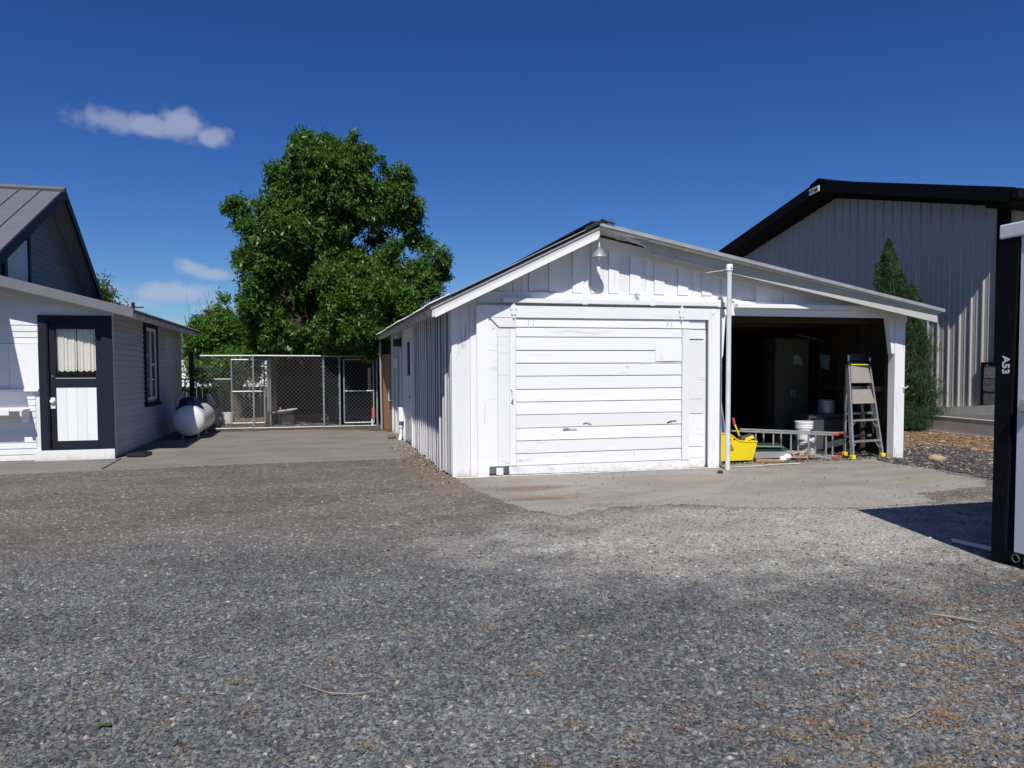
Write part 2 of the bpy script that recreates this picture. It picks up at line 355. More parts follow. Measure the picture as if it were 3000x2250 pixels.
def gravel_mat():
    mt, n, b = M_('gravel_ground'); p = pos(n)
    dusty, fan, rust, med, x, y = ground_colour(n, p)
    v = n.new('ShaderNodeTexVoronoi', feature='F1'); n.put(v.inputs['Vector'], p); v.inputs['Scale'].default_value = 62
    v2 = n.new('ShaderNodeTexVoronoi', feature='F1'); n.put(v2.inputs['Vector'], n.scaled(p, (1, 1.15, 1))); v2.inputs['Scale'].default_value = 30
    cs = n.new('ShaderNodeSeparateColor'); n.put(cs.inputs[0], v.outputs['Color'])
    cs2 = n.new('ShaderNodeSeparateColor'); n.put(cs2.inputs[0], v2.outputs['Color'])
    stone = n.colramp(cs.outputs[0], [(0, (.040, .043, .048)), (.35, (.102, .112, .119)), (.62, (.158, .170, .179)), (.8, (.21, .218, .22)), (.9, (.17, .125, .095)), (.965, (.26, .245, .22)), (1, (.45, .43, .40))])
    tan = n.colramp(cs2.outputs[0], [(0, (.06, .056, .05)), (.4, (.145, .135, .115)), (.75, (.20, .185, .155)), (.93, (.27, .245, .205)), (1, (.55, .52, .46))])
    pale = n.colramp(cs.outputs[1], [(0, (.11, .105, .095)), (.35, (.27, .26, .235)), (.8, (.44, .425, .39)), (1, (.62, .60, .56))])
    c = n.mix(n.math('MULTIPLY', dusty, .9), stone, n.mix(.4, tan, (.150, .136, .106)))
    c = n.mix(n.math('MULTIPLY', fan, .9), c, n.mix(.3, pale, (.54, .525, .48)))
    # sparse larger pebbles that still read further away
    v3 = n.new('ShaderNodeTexVoronoi', feature='F1'); n.put(v3.inputs['Vector'], p); v3.inputs['Scale'].default_value = 17
    c3 = n.new('ShaderNodeSeparateColor'); n.put(c3.inputs[0], v3.outputs['Color'])
    pk = n.math('MULTIPLY', n.ramp(v3.outputs['Distance'], .38, .24), n.ramp(c3.outputs[0], .48, .52))
    c = n.mix(n.math('MULTIPLY', pk, .8), c, n.colramp(c3.outputs[1], [(0, (.04, .04, .045)), (.45, (.08, .08, .085)), (.55, (.24, .225, .19)), (.85, (.40, .38, .33)), (1, (.72, .70, .66))]))
    sp = n.math('MULTIPLY', n.math('SUBTRACT', n.noise(p, 24, 4, .8), .5), 1.7)
    c = n.mix(n.math('MULTIPLY', n.math('ABSOLUTE', sp, clamp=True), n.math('SUBTRACT', 1, n.math('MULTIPLY', fan, .6))), c, n.mix(n.ramp(sp, -.02, .02), (.035, .033, .032), (.34, .32, .29)))
    # dirt between the stones
    gap = n.ramp(v.outputs['Distance'], .45, .75)
    c = n.mix(n.math('MULTIPLY', gap, .45), c, n.mix(fan, n.mix(dusty, (.05, .05, .052), (.13, .115, .09)), (.26, .25, .225)))
    c = n.mix(n.math('MULTIPLY', rust, .45), c, (.27, .155, .06))
    # wheel-worn tone patches
    c = n.mix(1, c, tone(n, p, x, y), 'MULTIPLY')
    # bare brown earth inside the kennel yard
    yard = n.math('MULTIPLY', n.ramp(n.math('ADD', y, n.math('MULTIPLY', n.math('SUBTRACT', med, .5), 1.0)), 19.9, 20.6), n.ramp(x, 6, 4))
    dirt = n.mix(n.noise(p, 9, 5, .7), (.085, .056, .036), (.22, .155, .105))
    c = n.mix(yard, c, dirt)
    # brown needles and dirt along the foot of the shed wall
    foot = n.math('MULTIPLY', n.ramp(n.math('ADD', n.math('ABSOLUTE', n.math('SUBTRACT', x, 1.75)), n.math('MULTIPLY', med, .6)), .95, .35), n.ramp(y, 8.2, 10.2))
    c = n.mix(n.math('MULTIPLY', foot, .8), c, n.mix(n.noise(p, 40, 3, .7), (.07, .045, .03), (.40, .30, .20)))
    n.put(b.inputs['Base Color'], c); b.inputs['Roughness'].default_value = .85; b.inputs['Specular IOR Level'].default_value = .25
    h = n.math('ADD', n.math('MULTIPLY', n.math('SUBTRACT', 1, v.outputs['Distance']), .6), n.math('MULTIPLY', n.math('SUBTRACT', 1, v2.outputs['Distance']), .7))
    bump(n, b, n.math('ADD', h, n.math('MULTIPLY', n.noise(p, 160, 2, .6), .3)), .85, .016)
    return mt
GRAVEL = gravel_mat()
def stone_mat():
    mt, n, b = M_('loose_stone'); p = pos(n)
    dusty, fan, rust, med, x, y = ground_colour(n, p)
    r = n.new('ShaderNodeObjectInfo').outputs['Random']
    r2 = n.math('FRACT', n.math('MULTIPLY', r, 57.31))
    stone = n.colramp(r, [(0, (.042, .047, .053)), (.3, (.105, .117, .124)), (.6, (.165, .180, .190)), (.8, (.22, .232, .238)), (.9, (.16, .118, .092)), (.975, (.25, .235, .21)), (1, (.46, .44, .41))])
    pale = n.colramp(r, [(0, (.10, .094, .08)), (.35, (.28, .268, .24)), (.85, (.42, .405, .37)), (1, (.62, .60, .56))])
    c = n.mix(n.math('MAXIMUM', n.math('MULTIPLY', dusty, .35), n.math('MULTIPLY', fan, .9)), stone, pale)
    c = n.mix(n.math('MULTIPLY', n.math('MULTIPLY', rust, n.ramp(r2, .3, .5)), .7), c, (.30, .17, .065))
    c = n.mix(n.math('MULTIPLY', n.noise(p, 120, 3, .6), .25), c, (.08, .08, .08))
    c = n.mix(1, c, tone(n, p, x, y), 'MULTIPLY')
    n.put(b.inputs['Base Color'], c); b.inputs['Roughness'].default_value = .8; b.inputs['Specular IOR Level'].default_value = .3
    return mt
STONE = stone_mat()
def slab_mat(name, base, brown, stains=()):
    mt, n, b = M_(name); p = pos(n)
    s = n.new('ShaderNodeSeparateXYZ'); n.put(s.inputs[0], p)
    lf = n.noise(n.scaled(p, (.6, 1.2, 1)), 1.3, 6, .65); hf = n.noise(p, 60, 3, .6); st = n.noise(n.scaled(p, (.45, 1.6, 1)), 1.9, 5, .7, .6)
    c = n.mix(n.ramp(lf, .3, .7), tuple(v*.80 for v in base), tuple(v*1.13 for v in base))
    c = n.mix(n.math('MULTIPLY', n.ramp(st, .55, .72), .55), c, brown)
    c = n.mix(n.math('MULTIPLY', n.ramp(hf, .55, .75), .3), c, tuple(v*.55 for v in base))
    for (ex, ey, rx_, ry_) in stains:
        q = n.math('SQRT', n.math('ADD', n.math('POWER', n.math('DIVIDE', n.math('SUBTRACT', s.outputs[0], ex), rx_), 2), n.math('POWER', n.math('DIVIDE', n.math('SUBTRACT', s.outputs[1], ey), ry_), 2)))
        c = n.mix(n.math('MULTIPLY', n.ramp(n.math('ADD', q, n.math('MULTIPLY', n.math('SUBTRACT', st, .5), 2.4)), 1.1, .2), .75), c, tuple(v*.72 for v in brown))
    crackn = n.ramp(n.voro(n.vmath('ADD', p, n.scaled(n.new('ShaderNodeTexNoise').outputs[1], (.3, .3, .3))), .33, 'DISTANCE_TO_EDGE'), .006, .0)
    c = n.mix(n.math('MULTIPLY', crackn, .22), c, (.06, .055, .05))
    # grit blown over the slab, thicker towards its ragged edge
    g = n.new('ShaderNodeTexVoronoi', feature='F1'); n.put(g.inputs['Vector'], p); g.inputs['Scale'].default_value = 60
    gc = n.new('ShaderNodeSeparateColor'); n.put(gc.inputs[0], g.outputs['Color'])
    grit = n.math('MULTIPLY', n.ramp(gc.outputs[1], .86, .9), n.ramp(n.noise(p, 1.2, 4, .7), .45, .6))
    if stains:      # dust and fine gravel thickening towards the front edge
        ed_ = n.ramp(n.math('ADD', s.outputs[1], n.math('MULTIPLY', n.math('SUBTRACT', n.noise(p, 1.8, 5, .7), .5), 1.6)), 8.5, 7.35)
        c = n.mix(n.math('MULTIPLY', ed_, .8), c, n.mix(gc.outputs[0], (.20, .19, .17), (.42, .405, .37)))
    c = n.mix(n.math('MULTIPLY', grit, .7), c, n.mix(gc.outputs[0], (.06, .06, .06), (.42, .40, .36)))
    n.put(b.inputs['Base Color'], c); b.inputs['Roughness'].default_value = .85; b.inputs['Specular IOR Level'].default_value = .25
    bump(n, b, n.math('ADD', n.math('MULTIPLY', hf, .4), lf), .3, .008)
    return mt
SLABL = slab_mat('alley_concrete', (.215, .20, .172), (.20, .165, .115))
SLABR = slab_mat('apron_concrete', (.285, .262, .225), (.215, .15, .10), [(2.6, 9.35, .9, .28), (2.5, 8.55, .7, .22), (8.1, 7.5, 1.2, .3), (3.3, 7.9, .5, .15)])

# ================================================================== SETTING
def sheet(name, pts, z, mat, rag=0, step=.25):
    """flat ground sheet; rag>0 gives a broken edge"""
    out = []
    for i in range(len(pts)):
        a, b_ = Vector(pts[i]).to_2d(), Vector(pts[(i+1) % len(pts)]).to_2d(); L = (b_-a).length; k = max(1, int(L/step)) if rag else 1
        nrm = Vector((-(b_-a).y, (b_-a).x)).normalized() if L else Vector((0, 0))
        for j in range(k):
            q = a.lerp(b_, j/k)
            if rag: q = q+nrm*random.uniform(-rag, rag)
            out.append((q.x, q.y, z))
    me = bpy.data.meshes.new(name)
    import bmesh
    bm = bmesh.new(); f = bm.faces.new([bm.verts.new(q) for q in out]); bm.faces.ensure_lookup_table()
    if f.normal.z < 0 or True: bm.normal_update(); 
    if f.normal.z < 0: f.normal_flip()
    bmesh.ops.triangulate(bm, faces=bm.faces); bm.to_mesh(me); bm.free()
    return struct(link(name, me, mat))
g = MB()
E0 = [-900, -60, -14, -5, 0, 5, 10, 16, 60, 900]; F0 = [-300, -30, -3, 2, 7, 12, 20, 30, 100, 1500]
for i in range(9):
    for j in range(9): g.quad((E0[i], F0[j], 0), (E0[i+1], F0[j], 0), (E0[i+1], F0[j+1], 0), (E0[i], F0[j+1], 0), .5)
struct(g.build('ground', GRAVEL, recalc=False))
sheet('alley_pavement', [(-12, 12.72), (-4.6, 12.70), (-3.0, 12.78), (-1.9, 13.0), (-.6, 13.02), (.5, 13.05), (1.45, 13.05), (1.9, 13.2), (1.9, 20.35), (-3.5, 20.6), (-12, 20.6)], .004, SLABL, .03, .09)
sheet('shed_apron_pavement', [(1.9, 10.25), (1.93, 9.5), (2.06, 8.6), (2.3, 7.75), (2.5, 7.45), (2.85, 7.62), (3.3, 7.78), (4.0, 7.72), (4.6, 7.35), (5.6, 7.0), (6.9, 7.05), (7.1, 7.6), (7.7, 7.7), (8.3, 7.8), (8.8, 8.2), (8.85, 8.8), (9.0, 9.4), (9.35, 10.3), (9.7, 10.6), (9.7, 11.1), (1.9, 11.1)], .004, SLABR, .05, .07)
# shed floor (dirty concrete) inside
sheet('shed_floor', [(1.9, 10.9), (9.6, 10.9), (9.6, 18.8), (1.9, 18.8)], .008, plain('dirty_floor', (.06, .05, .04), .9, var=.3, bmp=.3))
def bed_mat(name, cols, scale, dirt):
    mt, n, b = M_(name); p = pos(n)
    v = n.new('ShaderNodeTexVoronoi', feature='F1'); n.put(v.inputs['Vector'], n.scaled(p, (1, 1.3, 1))); v.inputs['Scale'].default_value = scale
    cs = n.new('ShaderNodeSeparateColor'); n.put(cs.inputs[0], v.outputs['Color'])
    c = n.colramp(cs.outputs[0], cols); c = n.mix(n.math('MULTIPLY', n.ramp(v.outputs['Distance'], .4, .8), .6), c, dirt)
    n.put(b.inputs['Base Color'], c); b.inputs['Roughness'].default_value = .9; b.inputs['Specular IOR Level'].default_value = .2
    bump(n, b, n.math('SUBTRACT', 1, v.outputs['Distance']), .9, .02)
    return mt
MULCH = bed_mat('bark_chips', [(0, (.09, .055, .03)), (.4, (.24, .15, .075)), (.75, (.36, .24, .13)), (1, (.50, .38, .23))], 42, (.06, .035, .02))
LAVA = bed_mat('dark_rock', [(0, (.03, .03, .034)), (.45, (.085, .082, .085)), (.8, (.15, .14, .13)), (1, (.34, .30, .25))], 30, (.04, .032, .026))
sheet('mulch_bed', [(9.62, 11.9), (10.6, 11.8), (11.2, 11.0), (10.9, 9.6), (11.6, 8.6), (13.5, 8.2), (14.1, 12.9), (14.6, 16.0), (14.9, 24), (9.62, 24)], .008, MULCH, .05, .2)
sheet('rock_bed', [(9.62, 10.45), (9.3, 9.8), (9.1, 9.0), (9.0, 8.4), (9.6, 8.0), (10.9, 8.1), (11.9, 8.8), (11.3, 9.8), (11.4, 10.9), (10.8, 11.9), (9.62, 12.1)], .013, LAVA, .09, .12)
# brown damp dirt patch lapping the right end of the apron, and a mound in the kennel yard
g = MB()
def mound(mb, cx, cy, rx, ry, h, n=22, k=7, rough=.12):
    vs = []; fs = []
    for i in range(k+1):
        t = i/k
        for j in range(n):
            a = 2*math.pi*j/n; rr = t*(1+.12*math.sin(3*a+cx)+.07*math.sin(5*a))
            vs.append((cx+rx*rr*math.cos(a), cy+ry*rr*math.sin(a), h*(math.cos(t*math.pi)*.5+.5)*(1+random.uniform(-rough, rough))-.004))
    for i in range(k):
        for j in range(n): fs.append((i*n+j, (i+1)*n+j, (i+1)*n+(j+1) % n, i*n+(j+1) % n))
    mb.add(vs, fs, .5)
for a in ((-.2, 24.2, 2.4, 1.4, .20), (-2.9, 24.6, 1.8, 1.1, .10), (2.3, 23.6, 1.6, 1.0, .07)): mound(g, *a)
DIRT = bed_mat('bare_dirt', [(0, (.09, .06, .04)), (.5, (.17, .12, .08)), (.9, (.25, .185, .13)), (1, (.4, .33, .26))], 24, (.10, .07, .045))
struct(g.build('dirt_mounds', DIRT, smooth=True))
DIRTP = bed_mat('damp_grit', [(0, (.05, .037, .027)), (.5, (.12, .09, .065)), (.9, (.20, .16, .12)), (1, (.42, .38, .32))], 55, (.07, .05, .035))
sheet('dirt_strip', [(-3.4, 20.2), (-1.5, 20.05), (0, 20.1), (1.0, 19.6), (1.9, 18.7), (1.9, 20.6), (-3.4, 20.9)], .008, DIRTP, .05, .12)
sheet('painted_line', [(6.15, 10.34), (6.6, 10.36), (7.15, 10.45), (7.45, 10.42), (7.55, 10.5), (7.2, 10.53), (6.6, 10.43), (6.15, 10.38)], .012, INK, .006, .06)
sheet('paint_drips', [(1.9, 10.42), (3.6, 10.40), (4.6, 10.42), (6.05, 10.40), (6.05, 10.47), (1.9, 10.5)], .0085, INK, .012, .05)

# ================================================================== WHITE SHED
shed = thing('white_shed', 'white painted board shed with dark roof, sliding door and open bay on the right', 'shed', (5.7, 10.6, 0))
RX, RZ = 3.98, 3.54              # ridge
def zl(x): return RZ-.487*(RX-x)
def zr(x): return RZ-.190*(x-RX)
def zroof(x): return zl(x) if x < RX else zr(x)
# front wall boards left of the door
g = MB()
xs = [1.87, 1.949, 2.14, 2.247]
for i, (a, b_, pr) in enumerate(((1.872, 1.947, .018), (1.95, 2.138, 0), (2.141, 2.245, .016))):
    g.add([(a, 10.6-pr, 0.0), (b_, 10.6-pr, 0.0), (a, 10.66, 0), (b_, 10.66, 0), (a, 10.6-pr, min(zl(a), 2.53)-.02), (b_, 10.6-pr, min(zl(b_), 2.53)-.02), (a, 10.66, 2.45), (b_, 10.66, 2.45)],
          [(0, 2, 3, 1), (4, 5, 7, 6), (0, 1, 5, 4), (2, 6, 7, 3), (0, 4, 6, 2), (1, 3, 7, 5)])
g.box(2.25, 6.09, 10.61, 10.66, .02, 2.5)          # wall behind the door
# gable field boards and battens
edges = [2.30, 2.55, 2.647, 2.776, 2.917, 3.015, 3.094, 3.322, 3.492, 3.689, 3.864, 3.982, 4.13, 4.261, 4.423, 4.605, 4.782, 4.873, 5.003, 5.177, 5.398, 5.573, 5.664, 5.802, 5.977, 6.153, 6.33, 6.52, 6.75, 7.0, 7.25, 7.6, 8.0, 8.5, 9.0, 9.5]
proud = {2.55, 3.015, 3.322, 3.689, 3.982, 4.261, 4.605, 5.003, 5.398, 5.802, 6.33, 6.75, 7.25}
for a, b_ in zip(edges[:-1], edges[1:]):
    pr = .022 if a in proud else random.choice((0, .003, .005))
    z0 = (2.66 if a not in proud else 2.675) if a < 6.3 else 2.595-.004*(a-6.3)
    ta, tb = zroof(a)-.03, zroof(b_)-.03
    if min(ta, tb) < z0+.01: ta = max(ta, z0+.005); tb = max(tb, z0+.005)
    gp = .003
    if a < RX < b_:
        g.prism([(a+gp, 10.6-pr, z0), (b_-gp, 10.6-pr, z0), (b_-gp, 10.6-pr, tb), (RX, 10.6-pr, RZ-.03), (a+gp, 10.6-pr, ta)], (0, .05, 0))
    else: g.prism([(a+gp, 10.6-pr, z0), (b_-gp, 10.6-pr, z0), (b_-gp, 10.6-pr, tb), (a+gp, 10.6-pr, ta)], (0, .05, 0))
g.box(6.095, 6.165, 10.59, 10.66, .01, 2.5)
g.build('front_wall', PV, shed)
g = MB()   # header beam across the whole front, in lengths
for a, b_, y, z0, z1 in ((2.25, 4.9, 10.56, 2.50, 2.665), (4.903, 6.24, 10.558, 2.50, 2.662), (6.36, 9.62, 10.562, 2.475, 2.60), (1.95, 2.247, 10.575, 2.47, 2.60)):
    g.box(a, b_, y, y+.05, z0, z1)
g.box(6.165, 9.62, 10.585, 10.68, 2.375, 2.474)    # lintel over the opening
g.box(6.24, 6.36, 10.60, 10.65, 2.47, 2.70)
g.build('header_beam', PH, shed)
g = MB()   # frieze boards under both rakes
for x0, x1, w_, f in ((1.90, RX, .10, zl), (RX, 9.62, .17, zr)):
    g.add([(x0, 10.575, f(x0)-w_), (x1, 10.575, f(x1)-w_), (x0, 10.598, f(x0)-w_), (x1, 10.598, f(x1)-w_), (x0, 10.575, f(x0)-.01), (x1, 10.575, f(x1)-.01), (x0, 10.598, f(x0)-.01), (x1, 10.598, f(x1)-.01)],
          [(0, 2, 3, 1), (4, 5, 7, 6), (0, 1, 5, 4), (2, 6, 7, 3), (0, 4, 6, 2), (1, 3, 7, 5)])
g.build('frieze_board', PH, shed)
g = MB()   # corner brace pieces and right post
g.box(9.40, 9.60, 10.59, 10.74, .0, 2.374)
g.build('corner_post', PV, shed)
g = MB(); g.prism([(9.25, 10.60, 2.37), (9.395, 10.60, 2.37), (9.395, 10.60, 1.78), (9.345, 10.60, 1.78)], (0, .09, 0)); g.build('post_brace', PV, shed)
g = MB(); g.prism([(6.17, 10.60, 2.37), (6.23, 10.60, 2.37), (6.19, 10.60, 1.75), (6.17, 10.60, 1.70)], (0, .09, 0)); g.build('post_brace', PV, shed)
g = MB(); g.tube([(9.575, 10.585, 1.22), (9.575, 10.53, 1.20), (9.60, 10.50, 1.235)], .009, 6); g.build('hook', WHITEPL, shed)
# left side wall: boards with battens
ed = MB(); g = MB(); y = 10.62
while y < 18.85:
    if not (14.9 < y < 16.25):
        w_ = random.choice((.22, .26, .30)); y1 = min(y+w_, 18.9)
        if y < 14.95 < y1: y1 = 14.95
        lean = random.uniform(-.004, .006)
        g.box(1.87-lean, 1.90, y+.03, y1-.055, random.uniform(-.0, .03), 2.47)
        g.box(1.828-random.uniform(0, .015), 1.86, y1-.01, y1+.035, random.uniform(.0, .05), 2.45+random.uniform(-.04, .02))
        if random.random() < .85: ed.box(1.834, 1.862, y1-.018, y1-.0105, .03, 2.42)
        y = y1
    else: y = 16.27
g.box(1.86, 1.90, 14.9, 16.3, 2.32, 2.47); g.build('side_wall', PVS, shed)
ed.build('dark_batten_edge', plain('batten_edge_grey', (.23, .225, .23), .85, tint=.5, var=.4, scale=9, grain=(1, 1, .3)), shed)['kind'] = 'stuff'  # darker grey strip along the near edge of most battens
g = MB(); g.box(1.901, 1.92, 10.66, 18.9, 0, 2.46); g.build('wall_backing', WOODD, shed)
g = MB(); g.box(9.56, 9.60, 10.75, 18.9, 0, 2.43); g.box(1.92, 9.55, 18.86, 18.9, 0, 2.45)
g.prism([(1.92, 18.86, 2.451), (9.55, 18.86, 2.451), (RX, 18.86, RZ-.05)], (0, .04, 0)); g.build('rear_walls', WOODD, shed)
g = MB()   # inner framing
for k in range(14): g.box(9.47, 9.555, 10.85+k*.6, 10.89+k*.6, .01, 2.42)
g.box(9.45, 9.50, 10.76, 18.7, 1.13, 1.22)
for k in range(12): g.box(2.1+k*.62, 2.14+k*.62, 18.77, 18.85, .01, 2.44)
for k in range(13):
    yy = 11.0+k*.62
    g.bar((1.95, yy, zl(1.95)-.09), (RX, yy, RZ-.10), .04, .12); g.bar((RX, yy, RZ-.10), (9.5, yy, zr(9.5)-.09), .04, .12)
    if k % 2 == 0: g.box(1.95, 9.5, yy+.045, yy+.085, 2.30, 2.40)
g.build('framing', WOODI, shed)
g = MB(); g.box(6.09, 6.11, 10.67, 18.8, .01, 2.42); g.build('partition', WOODD, shed)
# side door
sd = MB(); sd.box(1.845, 1.87, 14.97, 16.24, .04, 1.22); sd.box(1.845, 1.87, 14.97, 15.16, 1.22, 2.30); sd.box(1.845, 1.87, 15.85, 16.24, 1.22, 2.30); sd.box(1.845, 1.87, 15.16, 15.85, 2.12, 2.30); sd.box(1.845, 1.87, 15.16, 15.85, 1.22, 1.42)
dr = sd.build('side_door', PC, shed)
g = MB(); g.box(1.855, 1.862, 15.16, 15.85, 1.42, 2.12); g.build('pane', GLASS, dr)
g = MB(); g.box(1.83, 1.845, 15.12, 15.16, 1.38, 2.16); g.box(1.83, 1.845, 15.85, 15.89, 1.38, 2.16); g.box(1.83, 1.845, 15.12, 15.89, 2.12, 2.16); g.box(1.83, 1.845, 15.12, 15.89, 1.38, 1.42)
g.box(1.835, 1.845, 15.1, 15.5, .12, .80); g.each('trim', PC, dr)
g = MB(); g.lathe([(.012, -.05), (.012, -.03), (.03, -.03), (.03, 0)], (1.845, 15.1, 1.0), 10, 'x'); g.build('handle', GALV, dr)
g = MB(); g.box(1.82, 1.86, 14.88, 14.95, .0, 2.38); g.box(1.82, 1.86, 16.25, 16.32, .0, 2.38); g.box(1.82, 1.86, 14.95, 16.25, 2.31, 2.38); g.build('door_frame', PC, shed)
# electrical box with pipe, and junction box
g = MB(); g.box(1.72, 1.83, 16.35, 16.62, .42, .72); eb = g.build('meter_box', WHITEPL, shed, bevel=.008)
g = MB(); g.tube([(1.775, 16.48, .42), (1.775, 16.48, .12), (1.74, 16.40, .0)], .035, 10); g.lathe([(.05, 0), (.05, .05)], (1.775, 16.48, .28), 12); g.build('conduit', WHITEPL, eb)
g = MB(); g.box(1.76, 1.83, 17.6, 17.8, 1.58, 1.80); g.build('junction_box', WHITEPL, shed, bevel=.006)
# roof
Y0, Y1 = 10.18, 19.6
rf = MB()
XL, XR = 1.50, 9.96
for x0, x1, f in ((XL, RX, zl), (RX, XR, zr)):
    for dz0, dz1 in ((.055, .095),):
        rf.add([(x0, Y0, f(x0)+dz0), (x1, Y0, f(x1)+dz0), (x0, Y1, f(x0)+dz0), (x1, Y1, f(x1)+dz0), (x0, Y0, f(x0)+dz1), (x1, Y0, f(x1)+dz1), (x0, Y1, f(x0)+dz1), (x1, Y1, f(x1)+dz1)],
               [(0, 2, 3, 1), (4, 5, 7, 6), (0, 1, 5, 4), (2, 6, 7, 3), (0, 4, 6, 2), (1, 3, 7, 5)])
roof = rf.build('roof', DARKROOF, shed)
g = MB()   # ragged corrugated sheet edge along the left eave and worn metal edge on the rakes
yy = Y0-.01
while yy < Y1:
    L_ = random.uniform(.6, .75); dx = random.uniform(-.02, .015); dz = random.uniform(-.008, .01)
    for k in range(int(L_/.07)):
        a = yy+k*.07
        g.tube([(XL+dx*.6, a, zl(XL)+.10+dz), (XL+.28, a, zl(XL+.28)+.103)], .012, 5)
    yy += L_
g.bar((XL+.3, Y0-.012, zl(XL+.3)+.096), (RX, Y0-.012, RZ+.10), .03, .012)
g.bar((RX-.02, Y0-.008, RZ+.078), (XR+.03, Y0-.008, zr(XR+.03)+.076), .02, .052)
g.build('roof_edge', WORNMETAL, roof)
g = MB(); g.bar((RX-.25, Y0-.02, zl(RX-.25)+.125), (RX+.02, Y0-.02, RZ+.135), .05, .02); g.bar((RX-.01, Y0-.02, RZ+.135), (RX+.2, Y0-.02, zr(RX+.2)+.125), .05, .02)
g.bar((RX, 10.2, RZ+.115), (RX, Y1, RZ+.115), .25, .02); g.build('ridge_cap', DARKROOF, roof)
g = MB()   # roof decking, painted underneath
for x0, x1, f in ((XL+.02, RX, zl), (RX, XR-.02, zr)):
    n_ = int(abs(x1-x0)/.19)
    for k in range(n_):
        a, b_ = x0+(x1-x0)*k/n_+.002, x0+(x1-x0)*(k+1)/n_-.002
        g.add([(a, Y0+.012, f(a)+.03), (b_, Y0+.012, f(b_)+.03), (a, Y1-.01, f(a)+.03), (b_, Y1-.01, f(b_)+.03), (a, Y0+.012, f(a)+.053), (b_, Y0+.012, f(b_)+.053), (a, Y1-.01, f(a)+.053), (b_, Y1-.01, f(b_)+.053)],
              [(0, 2, 3, 1), (4, 5, 7, 6), (0, 1, 5, 4), (2, 6, 7, 3), (0, 4, 6, 2), (1, 3, 7, 5)])
g.build('roof_boards', PW, roof)
def rake(name, x0, x1, f, z0, z1, y0, y1, mat, cut=0):
    g = MB()
    g.add([(x0, y0, f(x0)+z0), (x1, y0, f(x1)+z0), (x0, y1, f(x0)+z0), (x1, y1, f(x1)+z0), (x0, y0, f(x0)+z1), (x1, y0, f(x1)+z1), (x0, y1, f(x0)+z1), (x1, y1, f(x1)+z1)],
          [(0, 2, 3, 1), (4, 5, 7, 6), (0, 1, 5, 4), (2, 6, 7, 3), (0, 4, 6, 2), (1, 3, 7, 5)])
    return g.build(name, mat, shed)
rake('rake_board', 1.54, RX-.002, zl, -.095, .028, 10.215, 10.245, PW)
rake('rake_board', 1.58, RX-.03, zl, -.115, -.055, 10.195, 10.214, PC)
g = MB(); xa, xb, ya_, yb2 = 4.79, XR-.06, 10.345, 10.225
g.hexa([(xa, ya_, zr(xa)-.135), (xb, yb2, zr(xb)-.135), (xa, ya_+.03, zr(xa)-.135), (xb, yb2+.03, zr(xb)-.135), (xa, ya_, zr(xa)+.028), (xb, yb2, zr(xb)+.028), (xa, ya_+.03, zr(xa)+.028), (xb, yb2+.03, zr(xb)+.028)])
g.build('rake_board', WGREY, shed)
g = MB()   # loosened end of the right rake board, bent out from the gable
pts = [(4.37, 10.42, zr(4.37)+.025), (4.50, 10.33, zr(4.5)+.028), (4.66, 10.27, zr(4.66)+.02), (4.80, 10.318, zr(4.80)+.02)]
lo = [(4.32, 10.44, zr(4.32)-.02), (4.54, 10.38, zr(4.54)-.01), (4.70, 10.25, zr(4.7)-.07), (4.80, 10.318, zr(4.80)-.13)]
for i in range(3): g.prism([pts[i], pts[i+1], lo[i+1], lo[i]], (0, .02, 0))
g.build('bent_rake_end', WGREY, shed)
g = MB()   # rafter tails along the left eave and lookouts
for k in range(16):
    yy = 10.7+k*.62
    if yy > Y1-.1: break
    g.bar((XL+.04, yy, zl(XL+.04)-.02), (1.90, yy, zl(1.90)-.02), .045, .095)
for x in (5.0, 6.9, 8.2, 9.5): g.bar((x, 10.36, zr(x)-.03), (x, 10.58, zr(x)-.03), .09, .045)
g.each('rafter_tail', PW, shed)
g = MB(); g.box(1.84, 1.90, 10.62, 19.0, 2.36, 2.45); g.build('wall_plate', PW, shed)
g = MB(); g.tube([(1.62, 19.55, 0), (1.60, 19.6, 2.42)], .025, 8); g.build('eave_post', GALVDULL, shed)

# sliding door
dx = MB()
door = MB()
zs = [2.290, 2.149, 2.010, 1.817, 1.628, 1.442, 1.253, 1.071, .881, .689, .501, .313, .140]
for i in range(len(zs)-1):
    z1_, z0_ = zs[i], zs[i+1]; xr_ = 5.553 if i == 0 else 5.425
    j0, j1 = random.uniform(-.004, .004), random.uniform(-.004, .004); pr = random.uniform(.005, .010)
    door.hexa([(2.798, 10.50-pr, z0_+.006+j0), (xr_, 10.50-pr, z0_+.006+j1), (2.798, 10.53, z0_+.006), (xr_, 10.53, z0_+.006),
               (2.798, 10.502, z1_-.003), (xr_, 10.502, z1_-.003), (2.798, 10.53, z1_-.003), (xr_, 10.53, z1_-.003)])
for a, b_ in ((2.392, 2.52), (2.523, 2.70), (2.703, 2.795)): door.box(a, b_, 10.50-random.uniform(0, .005), 10.53, .145, 2.145)
door.hexa([(2.69, 10.487, .02), (5.553, 10.487, .005), (2.69, 10.53, .02), (5.553, 10.53, .005), (2.69, 10.495, .137), (5.553, 10.495, .137), (2.69, 10.53, .137), (5.553, 10.53, .137)])
door.box(2.50, 2.60, 10.495, 10.53, .02, .12); door.box(2.38, 2.797, 10.505, 10.53, 2.146, 2.30)
for z0_, z1_ in ((.01, .155), (.16, .33), (.34, .84), (.85, 1.07), (1.075, 1.98), (2.0, 2.14), (2.155, 2.285)): door.box(5.557, 5.83, 10.515-random.uniform(0, .006), 10.54, z0_, z1_)
sdoor = door.build('sliding_door', PH, shed, bevel=.0025)
g = MB()
